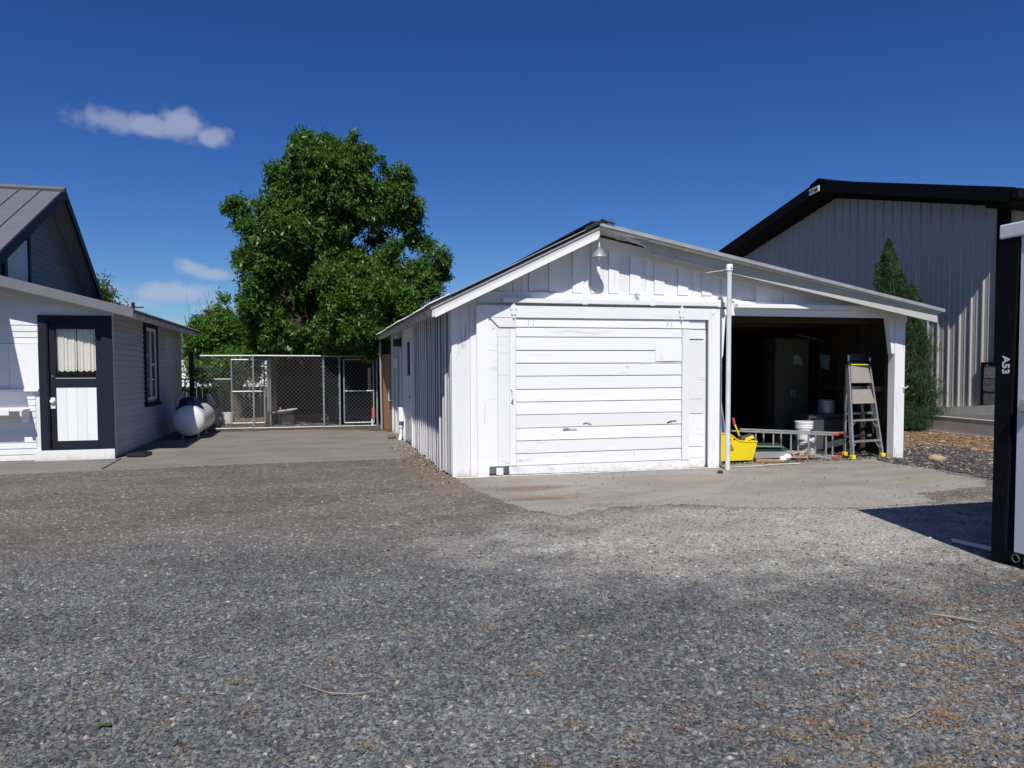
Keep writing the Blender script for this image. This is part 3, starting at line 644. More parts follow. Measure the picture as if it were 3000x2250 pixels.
g.prism([(2.215, 10.475, 2.458), (6.055, 10.475, 2.462), (5.865, 10.475, 2.293), (2.39, 10.475, 2.29)], (0, .024, 0))
g.prism([(2.41, 10.48, 2.288), (2.79, 10.48, 2.288), (2.79, 10.48, 2.152), (2.545, 10.48, 2.152)], (0, .02, 0))
g.each('top_rail', PH, sdoor)
g = MB()
g.prism([(2.212, 10.474, 2.455), (2.388, 10.474, 2.288), (2.388, 10.474, .005), (2.222, 10.474, .005)], (0, .03, 0))
g.prism([(6.06, 10.474, 2.46), (5.868, 10.474, 2.29), (5.875, 10.474, .01), (6.075, 10.474, .01)], (0, .03, 0))
g.box(5.430, 5.551, 10.483, 10.50, .14, 2.145)
g.each('side_rail', PV, sdoor)
g = MB(); g.box(4.98, 5.42, 10.4835, 10.4875, 1.66, 1.92, .9); g.build('patch_panel', PC, sdoor)
for hx in (2.755, 5.405):
    g = MB(); g.box(hx-.035, hx+.035, 10.455, 10.474, 2.33, 2.47); g.box(hx-.012, hx+.012, 10.45, 10.46, 2.28, 2.50); g.box(hx-.05, hx+.05, 10.458, 10.473, 2.41, 2.44)
    for sx in (-.02, .02): g.lathe([(.007, -.006), (.007, 0)], (hx+sx, 10.455, 2.42), 8, 'y')
    g.build('hanger', PC, sdoor, bevel=.003)
g = MB(); g.box(2.715, 2.745, 10.480, 10.495, 1.07, 1.11); g.box(2.715, 2.745, 10.480, 10.495, 1.25, 1.28); g.tube([(2.73, 10.485, 1.10), (2.73, 10.43, 1.12), (2.73, 10.43, 1.24), (2.73, 10.485, 1.26)], .009, 8); g.build('handle', PC, sdoor, smooth=True)
g = MB()
for x, z in ((2.98, 2.25), (3.06, 2.25), (2.98, 2.20), (3.06, 2.20), (5.18, 2.24), (5.25, 2.24), (5.18, 2.20), (5.25, 2.20), (4.64, .26), (2.22, .80)): g.lathe([(.006, -.004), (.006, 0)], (x, 10.486, z), 8, 'y')
for pts in ([(3.5, .66), (3.56, .675), (3.60, .66)], [(3.52, .655), (3.60, .66), (3.72, .655)], [(3.82, .735), (3.86, .75), (3.95, .725)], [(5.18, .725), (5.24, .745), (5.34, .75)], [(5.19, .72), (5.24, .738), (5.25, .73)]):
    for a, b_ in zip(pts[:-1], pts[1:]): g.bar((a[0], 10.484, a[1]), (b_[0], 10.484, b_[1]), .006, .007)
sp_o = g.build('knots_and_splits', BLACKINK, sdoor); sp_o['kind'] = 'stuff'
g = MB(); g.box(2.60, 6.18, 10.46, 10.535, 2.503, 2.566); g.box(6.36, 8.7, 10.46, 10.54, 2.49, 2.553)
for hx in (3.84, 4.92, 6.05): g.box(hx-.04, hx+.04, 10.452, 10.459, 2.49, 2.60)
g.build('door_track', PC, shed, bevel=.004)

lamp = thing('barn_light', 'small cone-shaped galvanised light hanging under the peak of the shed gable', 'lamp', (4.0, 10.3, 3.17))
g = MB(); g.lathe([(.122, 0), (.118, .008), (.050, .105), (.035, .112), (.034, .15), (.02, .155)], (4.0, 10.3, 3.165), 24, caps=False); g.lathe([(.112, .003), (.045, .10)], (4.0, 10.3, 3.165), 24); g.build('lamp_shade', GALV, lamp, smooth=True)
g = MB(); g.tube([(4.0, 10.3, 3.30), (4.0, 10.3, 3.37), (4.0, 10.36, 3.40), (3.99, 10.55, 3.40)], .013, 8); g.build('arm', WHITEPL, lamp, smooth=True)
g = MB(); g.lathe([(.012, -.04), (.03, -.015), (.032, .01), (.015, .05)], (4.0, 10.3, 3.18), 12); g.build('bulb', WHITEPL, lamp, smooth=True)
g = MB(); g.tube([(4.02, 10.31, 3.16), (4.02, 10.32, 3.10), (4.05, 10.33, 3.03)], .007, 6); g.build('pull_cord', WHITEPL, lamp)

fl = thing('floodlight', 'dark floodlight fixed high on the shed side wall beside its door', 'lamp', (1.80, 16.7, 2.15))
g = MB(); g.box(1.66, 1.80, 16.62, 16.85, 2.06, 2.22); g.build('housing', BLACKPL, fl, bevel=.01)
g = MB(); g.lathe([(.055, 0), (.06, .04), (.03, .07)], (1.74, 16.74, 2.25), 14); g.build('sensor', WHITEPL, fl, smooth=True)
g = MB(); g.box(1.80, 1.84, 16.70, 16.78, 2.05, 2.25); g.build('bracket', BLACKPL, fl)

g = MB(); c0 = Vector((4.70, 10.53, 2.625)); pts = []
for k in range(60):
    t = k/59*6*math.pi; pts.append(c0+Vector((.03*math.cos(t*1.0)+.012*math.sin(t*2.3), -.012*math.sin(t*.7), .045*math.sin(t*.87)+.01*math.cos(t*3))))
g.tube(pts, .0028, 5); tag(g.build('wire_coil', GALVDULL), 'small tangle of grey wire hung on the beam above the sliding door', 'wire')
pipe = thing('pipe_post', 'tall thin white pipe standing in front of the shed at the opening edge', 'post', (6.03, 10.17, 0))
g = MB(); g.tube([(6.03, 10.17, 0), (6.03, 10.16, 3.05)], .036, 16); g.build('pole', plain('pale_blue_white_pipe', (.62, .66, .68), .4, tint=0, var=.12, scale=5), pipe, smooth=True)
g = MB(); g.lathe([(.048, 0), (.048, .09), (.044, .095)], (6.03, 10.16, 3.01), 16); g.lathe([(.018, -.015), (.018, 0)], (6.035, 10.115, 3.06), 10, 'y'); g.tube([(5.99, 10.14, 3.03), (5.85, 10.16, 3.0), (5.72, 10.3, 2.99)], .004, 5); g.build('cap', WHITEPL, pipe, smooth=True)

# ---- cedar fence between the shed and the kennel
cf = thing('wood_fence', 'tan cedar board fence panel between the shed corner and the chain-link gate', 'fence', (1.75, 19.4, 0))
a0, a1 = Vector((1.90, 18.75, 0)), Vector((1.64, 20.05, 0)); n_ = 9; g = MB()
for k in range(n_):
    p, q = a0.lerp(a1, k/n_), a0.lerp(a1, (k+.96)/n_)
    g.prism([(p.x, p.y, .02+.0*k), (q.x, q.y, .02), (q.x, q.y, 1.93+random.uniform(-.01, .02)), (p.x, p.y, 1.93+random.uniform(-.01, .02))], (.02, 0, 0))
g.build('boards', WOODF, cf)
g = MB(); g.bar((1.93, 18.8, .5), (1.69, 20.0, .5), .04, .09); g.bar((1.93, 18.8, 1.6), (1.69, 20.0, 1.6), .04, .09); g.each('rail', WOODF, cf)
g = MB(); g.tube([(1.80, 19.0, 1.05), (1.76, 19.0, 1.04), (1.76, 19.05, .78), (1.80, 18.95, .77)], .012, 6); g.build('handle', WHITEPL, cf)

# ================================================================== SHED CONTENTS
mb = thing('mop_bucket', 'yellow mop bucket on casters at the left edge of the open bay', 'bucket', (6.55, 10.9, 0))
prof = [(6.17, .50), (6.24, .505), (6.34, .50), (6.42, .48), (6.48, .44), (6.53, .395), (6.60, .372), (6.70, .365), (6.82, .36), (6.90, .355)]
g = MB(); yf, yb = 10.74, 11.08
def wall(y, inset, zbot, flip):
    top = [(x, y, z) for x, z in prof]; bot = [(6.24+(x-6.17)*(.60/.73), y+inset, zbot) for x, z in prof]
    for i in range(len(prof)-1): g.quad(bot[i], bot[i+1], top[i+1], top[i], .5)
    return top, bot
t0, b0 = wall(yf, .03, .06, 0); t1, b1 = wall(yb, -.03, .06, 1)
g.quad(b0[0], b1[0], t1[0], t0[0], .5); g.quad(b0[-1], b1[-1], t1[-1], t0[-1], .5)
for i in range(len(prof)-1): g.quad(b0[i], b0[i+1], b1[i+1], b1[i], .5)
bk = g.build('tub', YEL, mb, smooth=False, recalc=True, merge=True); so_ = bk.modifiers.new('thick', 'SOLIDIFY'); so_.thickness = .012; so_.offset = 0
g = MB(); g.tube([(x, yf-.005, z) for x, z in prof], .012, 8); g.tube([(x, yb, z) for x, z in prof], .012, 8); g.tube([(6.90, yf, .355), (6.90, yb, .355)], .012, 8); g.tube([(6.17, yf, .50), (6.17, yb, .50)], .012, 8)
g.build('rim', YEL, bk, smooth=True)
for (x, y) in ((6.30, 10.82), (6.80, 10.82), (6.30, 11.02), (6.80, 11.02)):
    g = MB(); g.lathe([(.03, -.012), (.034, -.006), (.034, .006), (.03, .012)], (x, y, .034), 14, 'y'); g.box(x-.02, x+.02, y-.018, y+.018, .045, .075); g.build('caster', GALVDULL, mb)
g = MB()  # triangle warning mark and small icons
ty = 10.733
tp = [(6.40, .235), (6.475, .235), (6.435, .325)]
for a, b_ in ((0, 1), (1, 2), (2, 0)): g.bar((tp[a][0], ty+.012, tp[a][1]), (tp[b_][0], ty+.009, tp[b_][1]), .004, .007)
g.bar((6.43, ty+.01, .255), (6.44, ty+.008, .285), .004, .008); g.bar((6.445, ty+.01, .25), (6.455, ty+.01, .262), .004, .007)
g.bar((6.40, ty, .40), (6.425, ty, .40), .003, .006); g.bar((6.40, ty, .415), (6.425, ty, .415), .003, .006); g.bar((6.41, ty, .375), (6.43, ty, .375), .003, .004)
g.lathe([(.012, -.006), (.014, 0)], (6.48, ty+.002, .405), 12, 'y'); g.build('markings', BLACKINK, bk)
wr = thing('mop_wringer', 'yellow and grey mop wringer with pink-gripped handle leaning in the yellow bucket', 'mop wringer', (6.7, 10.9, .4))
g = MB(); g.bar((6.66, 10.83, .372), (6.86, 10.83, .43), .14, .05); g.build('press', YEL, wr, bevel=.01)
g = MB(); g.bar((6.62, 10.82, .42), (6.70, 10.82, .415), .13, .07); g.bar((6.70, 10.85, .41), (6.87, 10.85, .46), .12, .03); g.build('frame', plain('grey_plastic', (.10, .10, .10), .5), wr, bevel=.006)
g = MB(); g.tube([(6.55, 10.86, .66), (6.645, 10.85, .44)], .016, 10); g.build('handle', YEL, wr, smooth=True)
g = MB(); g.tube([(6.535, 10.86, .74), (6.553, 10.86, .64)], .022, 10); g.build('grip', PINK, wr, smooth=True)
def stick(name, label, cat, p, q, r, mat):
    g = MB(); g.tube([p, q], r, 8); return tag(g.build(name, mat, smooth=True), label, cat)
stick('mop', 'grey mop handle rising from the yellow bucket past the white pipe', 'mop', (6.47, 10.90, .10), (6.20, 10.80, 1.52), .013, GALVDULL)
stick('broom', 'yellow wooden broom handle leaning behind the white pipe', 'broom', (6.44, 10.95, .10), (6.205, 10.85, 1.26), .012, plain('yellow_wood', (.55, .34, .07), .6))
g = MB(); g.prism([(6.15, 11.12, .02), (6.42, 11.14, .02), (6.40, 11.2, .44), (6.18, 11.18, .46)], (0, .02, 0)); tag(g.build('cardboard_sheet', CARD), 'brown cardboard sheet standing behind the yellow mop bucket', 'cardboard')
g = MB(); g.lathe([(.05, 0), (.06, .02), (.06, .28), (.03, .34)], (6.47, 11.05, .35), 12); tag(g.build('blue_bottle', BLUE, smooth=True), 'dark blue bottle half hidden between mop handles', 'bottle')

# extension ladder on its edge, two sections
def ext_ladder(name, label, x0, x1, y0, y1, zt0, zt1, zb0, zb1, rungs, group):
    t = thing(name, label, 'ladder', (x1, y1, 0), group)
    L0, L1 = Vector((x0, y0, 0)), Vector((x1, y1, 0))
    def P(f, z0, z1): p = L0.lerp(L1, f); return (p.x, p.y, z0+(z1-z0)*f)
    g = MB(); g.bar(P(0, zt0, zt1), P(1, zt0, zt1), .065, .026); g.build('rail', ALUD, t, bevel=.003)
    g = MB(); g.bar(P(0, zb0, zb1), P(1, zb0, zb1), .065, .026); g.build('rail', ALUD, t, bevel=.003)
    for k in range(rungs):
        f = (k+.5)/rungs
        if k == rungs-1: f = 1-.09/abs(x1-x0)
        else: f = 1-(.09+(rungs-1-k)*.303)/abs(x1-x0)
        g = MB(); g.tube([P(f, zb0, zb1), P(f, zt0, zt1)], .016, 8); g.build('rung', ALU, t, smooth=True)
    for z0, z1 in ((zt0, zt1), (zb0, zb1)):
        g = MB(); p = Vector(P(1, z0, z1)); g.box(p.x-.02, p.x+.13, p.y-.036, p.y+.036, p.z-.018, p.z+.018); g.build('end_cap', RED, t, bevel=.006)
    return t
ext_ladder('extension_ladder', 'front aluminium extension ladder section lying on edge with red end caps', 6.70, 8.42, 11.20, 10.90, .50, .415, .10, .02, 5, None)
ext_ladder('extension_ladder', 'rear aluminium ladder section lying on edge behind the front one, right end sticking out further', 6.92, 8.64, 11.30, 11.02, .515, .43, .11, .03, 5, None)
# flat aluminium planks, green plank, wood scraps
g = MB()
g.hexa([(6.9, 10.80, .075), (7.62, 10.86, .055), (6.9, 11.15, .075), (7.85, 11.2, .055), (6.9, 10.80, .175), (7.62, 10.86, .150), (6.9, 11.15, .175), (7.85, 11.2, .15)])
sp = g.build('scaffold_plank', ALUD, bevel=.004); tag(sp, 'grey aluminium scaffold plank with round holes, lying at the bay opening', 'plank')
g = MB()
for x in (7.08, 7.44): g.lathe([(.030, -.004), (.030, .0), (.020, .001)], (x, 10.808+(x-6.9)*.083, .125), 14, 'y')
g.each('hole_rim', ALU, sp)
g = MB(); g.hexa([(6.9, 10.88, .19), (7.62, 10.93, .175), (6.9, 11.1, .19), (7.55, 11.15, .175), (6.9, 10.88, .205), (7.62, 10.93, .19), (6.9, 11.1, .30), (7.55, 11.15, .28)]); tag(g.build('green_tray', GREENM), 'dark green metal tray lying on top of the aluminium plank', 'tray')
g = MB(); g.bar((6.9, 10.92, .265), (7.5, 10.96, .235), .12, .012); tag(g.build('metal_channel', ALUD), 'thin aluminium channel resting on the green tray', 'channel')
g = MB(); g.hexa([(6.9, 10.76, .018), (7.36, 10.66, .018), (6.95, 11.0, .018), (7.6, 10.9, .018), (6.9, 10.76, .07), (7.36, 10.66, .024), (6.95, 11.0, .07), (7.6, 10.9, .03)]); tag(g.build('cardboard_flap', CARD), 'flat brown cardboard under the aluminium plank', 'cardboard')
g = MB()
for k in range(46):
    x, y = random.uniform(7.45, 8.0), random.uniform(10.78, 11.15); a = random.uniform(-.5, .5); L_ = random.uniform(.08, .3)
    g.bar((x, y, random.uniform(.03, .17)), (x+L_*math.cos(a), y+L_*math.sin(a)*.6, random.uniform(.03, .15)), random.uniform(.008, .03), random.uniform(.006, .02))
tag(g.build('wood_scraps', plain('pale_scrap_wood', (.42, .35, .26), .8, tint=.4, var=.2)), 'heap of pale splintered wood scraps beside the aluminium plank', 'wood scraps', kind='stuff')
g = MB()
vs = []
g.lathe([(.01, 0), (.05, .02), (.07, .06), (.05, .10), (.01, .115)], (7.52, 10.82, .015), 9); g.lathe([(.01, 0), (.06, .02), (.05, .06), (.02, .08)], (7.42, 10.80, .015), 8); tag(g.build('white_rag', WHITEPL, smooth=True), 'crumpled white rag at the end of the aluminium plank', 'rag')
g = MB(); g.prism([(7.70, 10.78, .02), (7.76, 10.78, .02), (7.72, 10.78, .08), (7.70, 10.78, .10)], (0, .03, 0)); tag(g.build('red_wedge', RED), 'small red wedge on the ground in front of the ladders', 'wedge')
# pails
def pail(name, label, x, y, z, r, h, rings=3):
    t = thing(name, label, 'bucket', (x, y, z)); g = MB()
    pr = [(r*.86, 0), (r*.90, h*.1), (r*.97, h*.62)]
    zz = h*.64
    for k in range(rings):
        pr += [(r*.98, zz), (r*1.05, zz+.004), (r*1.05, zz+.014), (r*.985, zz+.018)]; zz += h*.115
    pr += [(r*1.0, h-.004), (r*1.0, h)]
    g.lathe(pr, (x, y, z), 28, caps=False); g.lathe([(r*.84, .002), (r*.86, .004)], (x, y, z), 28); b_ = g.build('tub', WHITEPL, t, smooth=True)
    g = MB(); g.lathe([(r*1.06, h-.01), (r*1.06, h+.012), (r*.98, h+.014), (r*.2, h+.012)], (x, y, z), 28); g.build('lid', WHITEPL, t, smooth=True)
    return t
pail('white_pail', 'lower white plastic pail of the stack behind the ladders', 8.32, 11.42, .016, .15, .29, 3)
t = pail('white_pail', 'topmost white plastic pail with a blue label behind the ladders', 8.26, 11.42, .30, .15, .30, 3)
g = MB(); n_ = 10
for k in range(n_):
    a, b_ = -1.45+k*.10, -1.45+(k+1)*.10
    g.quad(*[(8.26+.1475*math.cos(q), 11.42+.1475*math.sin(q), z) for q, z in ((a, .33), (b_, .33), (b_, .47), (a, .47))])
g.build('label', BLUE, t, recalc=False)
# cabinet and chest
cb = thing('storage_cabinet', 'tall beige two-door metal cabinet in the dark of the open bay', 'cabinet', (8.78, 12.5, 0))
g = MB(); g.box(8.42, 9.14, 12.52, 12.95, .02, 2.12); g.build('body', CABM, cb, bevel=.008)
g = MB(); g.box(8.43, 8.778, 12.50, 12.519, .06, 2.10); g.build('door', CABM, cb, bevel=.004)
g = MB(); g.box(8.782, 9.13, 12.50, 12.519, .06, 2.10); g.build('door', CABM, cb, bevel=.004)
g = MB(); g.box(8.74, 8.755, 12.47, 12.50, 1.0, 1.12); g.box(8.80, 8.815, 12.47, 12.50, 1.0, 1.12); g.build('handle', GALV, cb)
g = MB(); g.prism([(8.78, 12.495, 1.62), (9.0, 12.495, 1.60), (9.0, 12.495, 1.68), (8.93, 12.495, 1.74), (8.88, 12.495, 1.80), (8.79, 12.495, 1.78)], (0, .003, 0)); g.build('sticker', plain('faded_sticker', (.25, .24, .22)), cb)
ch = thing('tool_chest', 'low dark grey chest with wide drawers beside the stepladder', 'chest', (9.0, 11.8, 0))
g = MB(); g.box(8.64, 9.38, 11.80, 12.35, .02, .70); g.build('body', CHESTM, ch, bevel=.008)
for z0, z1 in ((.06, .34), (.38, .60)): g = MB(); g.box(8.67, 9.35, 11.78, 11.799, z0, z1); g.build('drawer', CHESTM, ch, bevel=.005)
g = MB(); g.box(8.68, 9.34, 11.775, 11.79, .36, .375); g.box(8.68, 9.34, 11.775, 11.79, .62, .64); g.build('pull_strip', BLACKPL, ch)
g = MB(); g.prism([(8.62, 12.1, 2.15), (9.4, 12.3, 2.02), (9.4, 12.9, 2.1), (8.9, 12.9, 2.2)], (0, 0, .02)); tag(g.build('plastic_sheet', CHESTM), 'grey sheet of board laid on top of the beige cabinet', 'board')
g = MB(); g.prism([(9.2, 12.2, 1.55), (9.35, 12.2, 1.50), (9.38, 12.2, 1.78), (9.16, 12.2, 1.80)], (0, .02, 0)); tag(g.build('hanging_cloth', plain('pale_blue_cloth', (.10, .14, .17), .9)), 'pale blue cloth hanging beside the beige cabinet', 'cloth')
g = MB(); g.lathe([(.14, 0), (.15, .02), (.15, .24), (.13, .26)], (9.15, 12.0, .70), 20); tag(g.build('steel_pot', GALV, smooth=True), 'round steel pot standing on the dark grey chest behind the stepladder', 'pot')
# stepladder
st = thing('stepladder', 'aluminium and yellow-footed stepladder standing open at the right of the bay', 'ladder', (9.1, 10.9, 0))
FL, FR, RL, RR = Vector((8.67, 10.68, .015)), Vector((9.37, 10.81, .015)), Vector((8.86, 11.12, .015)), Vector((9.66, 11.30, .015))
TL, TR = Vector((8.79, 10.98, 1.60)), Vector((9.25, 11.03, 1.60)); TL2, TR2 = Vector((8.82, 11.05, 1.60)), Vector((9.29, 11.10, 1.60))
for a, b_ in ((FL, TL), (FR, TR)): g = MB(); g.bar(a, b_, .028, .078, (0, 1, 0)); g.build('front_rail', ALU, st, bevel=.003)
for a, b_ in ((RL, TL2), (RR, TR2)): g = MB(); g.bar(a, b_, .024, .045, (0, 1, 0)); g.build('rear_rail', ALU, st, bevel=.003)
def onrail(a, b_, z): return a.lerp(b_, (z-a.z)/(b_.z-a.z))
for z in (.30, .65, .98, 1.30):
    a, b_ = onrail(FL, TL, z), onrail(FR, TR, z); g = MB(); dn = Vector((0, .02, 0))
    g.bar(a+dn, b_+dn, .10, .028)
    if z < .7:
        for s_, e in ((a, 1), (b_, -1)):
            f = (b_-a).normalized()*e; g.bar(s_+f*.11+Vector((0, 0, -.01)), s_+Vector((0, -.0, -.12))+f*.015, .012, .02)
    g.build('step', ALU, st, bevel=.003)
for z0, z1 in ((1.285, 1.585), (.935, 1.175)):
    a0_, b0_ = onrail(FL, TL, z0), onrail(FR, TR, z0); a1_, b1_ = onrail(FL, TL, z1), onrail(FR, TR, z1)
    o_ = Vector((0, -.035, 0)); e0 = (b0_-a0_)*.10; e1 = (b1_-a1_)*.12
    g = MB(); g.prism([a0_+o_+e0*.7, b0_+o_-e0*.3, b1_+o_-e1, a1_+o_+e1*.6], (0, .018, 0)); g.build('platform', PLY, st, bevel=.003)
g = MB()
for z in (.35, .75, 1.2): g.bar(onrail(RL, TL2, z), onrail(RR, TR2, z), .02, .04)
g.each('rear_brace', ALU, st)
for a in (FL, FR, RL, RR):
    g = MB(); g.box(a.x-.035, a.x+.035, a.y-.045, a.y+.035, .0165, .085); g.build('foot', YELF, st, bevel=.01)
g = MB(); g.hexa([(8.755, 10.93, 1.585), (9.275, 10.97, 1.585), (8.755, 11.10, 1.585), (9.315, 11.14, 1.585), (8.80, 10.95, 1.64), (9.24, 10.98, 1.64), (8.80, 11.10, 1.64), (9.27, 11.14, 1.64)])
for x in (8.815, 9.245): g.box(x-.03, x+.03, 11.0, 11.08, 1.64, 1.78)
g.box(8.79, 9.27, 11.04, 11.07, 1.66, 1.785); top = g.build('top_cap', BLACKPL, st, bevel=.006)
g = MB(); g.box(8.82, 9.17, 10.935, 10.95, 1.59, 1.607); g.build('label', YEL, top)
g = MB(); g.box(8.80, 8.83, 10.99, 10.999, 1.66, 1.76); g.box(9.235, 9.26, 10.99, 10.999, 1.66, 1.72); g.build('sticker', WHITEPL, top)

# ================================================================== HOUSE (left)
house = thing('white_house', 'white lap-sided house on the left with black-trimmed door and steep dark-edged gable', 'house', (-3.47, 14.5, 0))
def lz(x): return 2.62+(-3.12-x)*.257        # top of lean-to roof
def lap_x(mb, x0, x1, y, z0, z1, step=.105, pr=.013):     # siding on a wall facing -Y
    z = z0
    while z < z1-.01:
        zt = min(z+step, z1); mb.add([(x0, y-pr, z), (x1, y-pr, z), (x1, y-.001, zt), (x0, y-.001, zt), (x0, y, z), (x1, y, z)], [(0, 1, 2, 3), (4, 5, 1, 0)]); z = zt
def lap_y(mb, x, y0, y1, z0, z1, step=.105, pr=.022):     # siding on a wall facing +X
    z = z0
    while z < z1-.01:
        zt = min(z+step, z1); mb.add([(x+pr, y0, z), (x+pr, y1, z), (x+.001, y1, zt), (x+.001, y0, zt), (x, y0, z), (x, y1, z)], [(0, 1, 2, 3), (4, 5, 1, 0)]); z = zt
g = MB()
lap_x(g, -9.5, -4.66, 14.5, .02, 1.21); lap_x(g, -9.5, -4.585, 14.5, 2.02, 2.44)
z = 2.44
while z < 3.3:
    zt = z+.105; xr_ = -3.44 if z < 2.53 else max(-9.4, -3.12-((z+.16-2.62)/.257))
    if z >= 2.53: xr_ = -3.44 - (z-2.49)/.257
    g.add([(-9.5, 14.487, z), (xr_, 14.487, z), (xr_-.3, 14.499, zt), (-9.5, 14.499, zt)], [(0, 1, 2, 3)]); z = zt
lap_x(g, -3.455, -3.44, 14.5, .2, 2.5)
g.prism([(-9.5, 14.501, 0), (-4.58, 14.501, 0), (-4.58, 14.501, 2.5), (-3.44, 14.501, 2.5), (-3.40, 14.501, lz(-3.40)-.1), (-5.9, 14.501, lz(-5.9)-.1), (-9.5, 14.501, 3.3)], (0, .1, 0), .5)
g.build('front_wall', PS, house, recalc=False)
g = MB()
for a, b_ in ((-5.9, -5.45), (-5.445, -5.03), (-5.025, -4.59)): g.box(a, b_, 14.47, 14.499, 1.24, 2.01)
g.box(-9.4, -5.91, 14.47, 14.499, 1.24, 2.01); g.build('flat_panel', PC, house)
g = MB(); g.box(-9.4, -4.59, 14.42, 14.5, 1.205, 1.238); g.build('ledge', PC, house)
g = MB(); g.box(-4.68, -3.435, 14.44, 14.52, .0, .182); g.build('base_board', PC, house, bevel=.004)
# side wall
g = MB(); WY0, WY1, WZ0, WZ1 = 17.16, 18.22, .92, 2.46
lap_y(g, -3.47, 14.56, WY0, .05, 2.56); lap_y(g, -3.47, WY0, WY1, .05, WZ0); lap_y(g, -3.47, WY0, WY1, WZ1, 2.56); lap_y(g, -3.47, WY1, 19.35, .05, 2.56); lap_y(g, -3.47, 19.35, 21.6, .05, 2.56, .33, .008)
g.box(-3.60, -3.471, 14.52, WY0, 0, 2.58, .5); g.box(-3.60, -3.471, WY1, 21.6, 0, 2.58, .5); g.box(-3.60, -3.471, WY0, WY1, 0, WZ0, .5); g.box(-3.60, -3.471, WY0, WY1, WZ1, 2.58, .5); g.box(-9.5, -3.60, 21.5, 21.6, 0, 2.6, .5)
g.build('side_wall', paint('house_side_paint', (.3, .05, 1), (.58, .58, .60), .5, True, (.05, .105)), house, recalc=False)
g = MB(); g.box(-3.46, -3.435, 14.49, 14.57, .19, 2.56); g.build('corner_board', PS, house)
g = MB(); g.prism([(-3.455, 20.6, 0), (-3.455, 21.5, 0), (-3.455, 21.5, 1.0), (-3.455, 20.6, .85)], (.03, 0, 0)); g.build('wall_patch', PS, house)
# side window
wf = MB(); wf.box(-3.47, -3.42, WY0-.13, WY0, WZ0-.05, WZ1+.08); wf.box(-3.47, -3.42, WY1, WY1+.13, WZ0-.05, WZ1+.08); wf.box(-3.47, -3.419, WY0, WY1, WZ1, WZ1+.08)
w = wf.build('window', NAVY, house)
g = MB(); g.box(-3.47, -3.38, WY0-.16, WY1+.16, WZ0-.13, WZ0-.051); g.build('sill', NAVY, w)
g = MB(); YM = (WY0+WY1)/2
for a, b_, c, d in ((WY0, WY1, WZ0, WZ0+.06), (WY0, WY1, WZ1-.06, WZ1), (WY0, WY0+.06, WZ0+.06, WZ1-.06), (WY1-.06, WY1, WZ0+.06, WZ1-.06), (YM-.03, YM+.03, WZ0+.06, WZ1-.06)): g.box(-3.475, -3.44, a, b_, c, d)
g.box(-3.475, -3.445, YM+.03, WY1-.06, 1.66, 1.70); g.build('sash', PC, w)
g = MB(); g.box(-3.468, -3.464, WY0+.06, WY1-.06, WZ0+.06, WZ1-.06); g.build('pane', GLASS, w)
g = MB(); g.box(-3.53, -3.50, WY0+.06, YM, WZ0+.06, WZ1-.06); g.build('shutter_board', PC, w)
# door
dc = MB(); dc.box(-4.582, -4.455, 14.455, 14.52, .185, 2.505); dc.box(-3.60, -3.437, 14.455, 14.52, .185, 2.505); dc.box(-4.454, -3.601, 14.456, 14.52, 2.39, 2.504); dc.box(-4.455, -4.44, 14.47, 14.60, .185, 2.39); dc.box(-3.615, -3.60, 14.47, 14.60, .185, 2.39)
dc.box(-4.46, -3.60, 14.45, 14.58, .184, .205); dc.build('door_frame', NAVY, house)
dd_ = MB(); dd_.box(-4.44, -4.344, 14.52, 14.56, .207, 2.388); dd_.box(-3.716, -3.616, 14.52, 14.56, .207, 2.388); dd_.box(-4.343, -3.717, 14.521, 14.56, 2.272, 2.388); dd_.box(-4.343, -3.717, 14.521, 14.56, 1.262, 1.42); dd_.box(-4.343, -3.717, 14.521, 14.56, .207, .336)
hd = dd_.build('front_door', NAVY, house, bevel=.003)
g = MB()
for k in range(4): g.box(-4.343+k*.1565, -4.343+(k+1)*.1565-.003, 14.528, 14.55, .337, 1.261)
g.build('door_panel', PC, hd)
g = MB(); g.quad((-4.343, 14.54, 1.421), (-3.717, 14.54, 1.421), (-3.717, 14.54, 2.271), (-4.343, 14.54, 2.271)); g.build('pane', GLASSC, hd)
g = MB(); g.box(-4.343, -3.717, 14.512, 14.52, 1.415, 1.43); g.box(-4.40, -4.385, 14.510, 14.52, 1.45, 1.47); g.build('glass_stop', GALVDULL, hd)
g = MB(); g.box(-4.43, -4.36, 14.505, 14.52, .90, 1.09); g.lathe([(.018, -.05), (.034, -.045), (.038, -.025), (.02, -.01), (.018, 0)], (-4.40, 14.505, 1.03), 14, 'y'); g.build('handle', WHITEPL, hd, bevel=.003)
for x0, x1, ph in ((-4.336, -4.035, 0), (-4.022, -3.722, 1.3)):
    g = MB(); n_ = 60; pr = []
    for k in range(n_+1):
        t = k/n_; pr.append((x0+(x1-x0)*t, 14.60+.014*math.sin(t*34+ph)+.01*math.sin(t*13+ph*2)))
    for k in range(n_):
        (xa, ya), (xb, yb_) = pr[k], pr[k+1]; zb = 1.545+.01*math.sin(k*.35+ph)
        g.quad((xa, ya, zb), (xb, yb_, zb), (xb, (yb_+14.6)/2, 2.30), (xa, (ya+14.6)/2, 2.30), .5)
    c_ = g.build('curtain', CURTAIN, house, smooth=True, recalc=False)
g = MB(); g.box(-4.45, -3.60, 14.75, 14.77, .2, 2.4); g.build('inner_wall', BLACK, house)
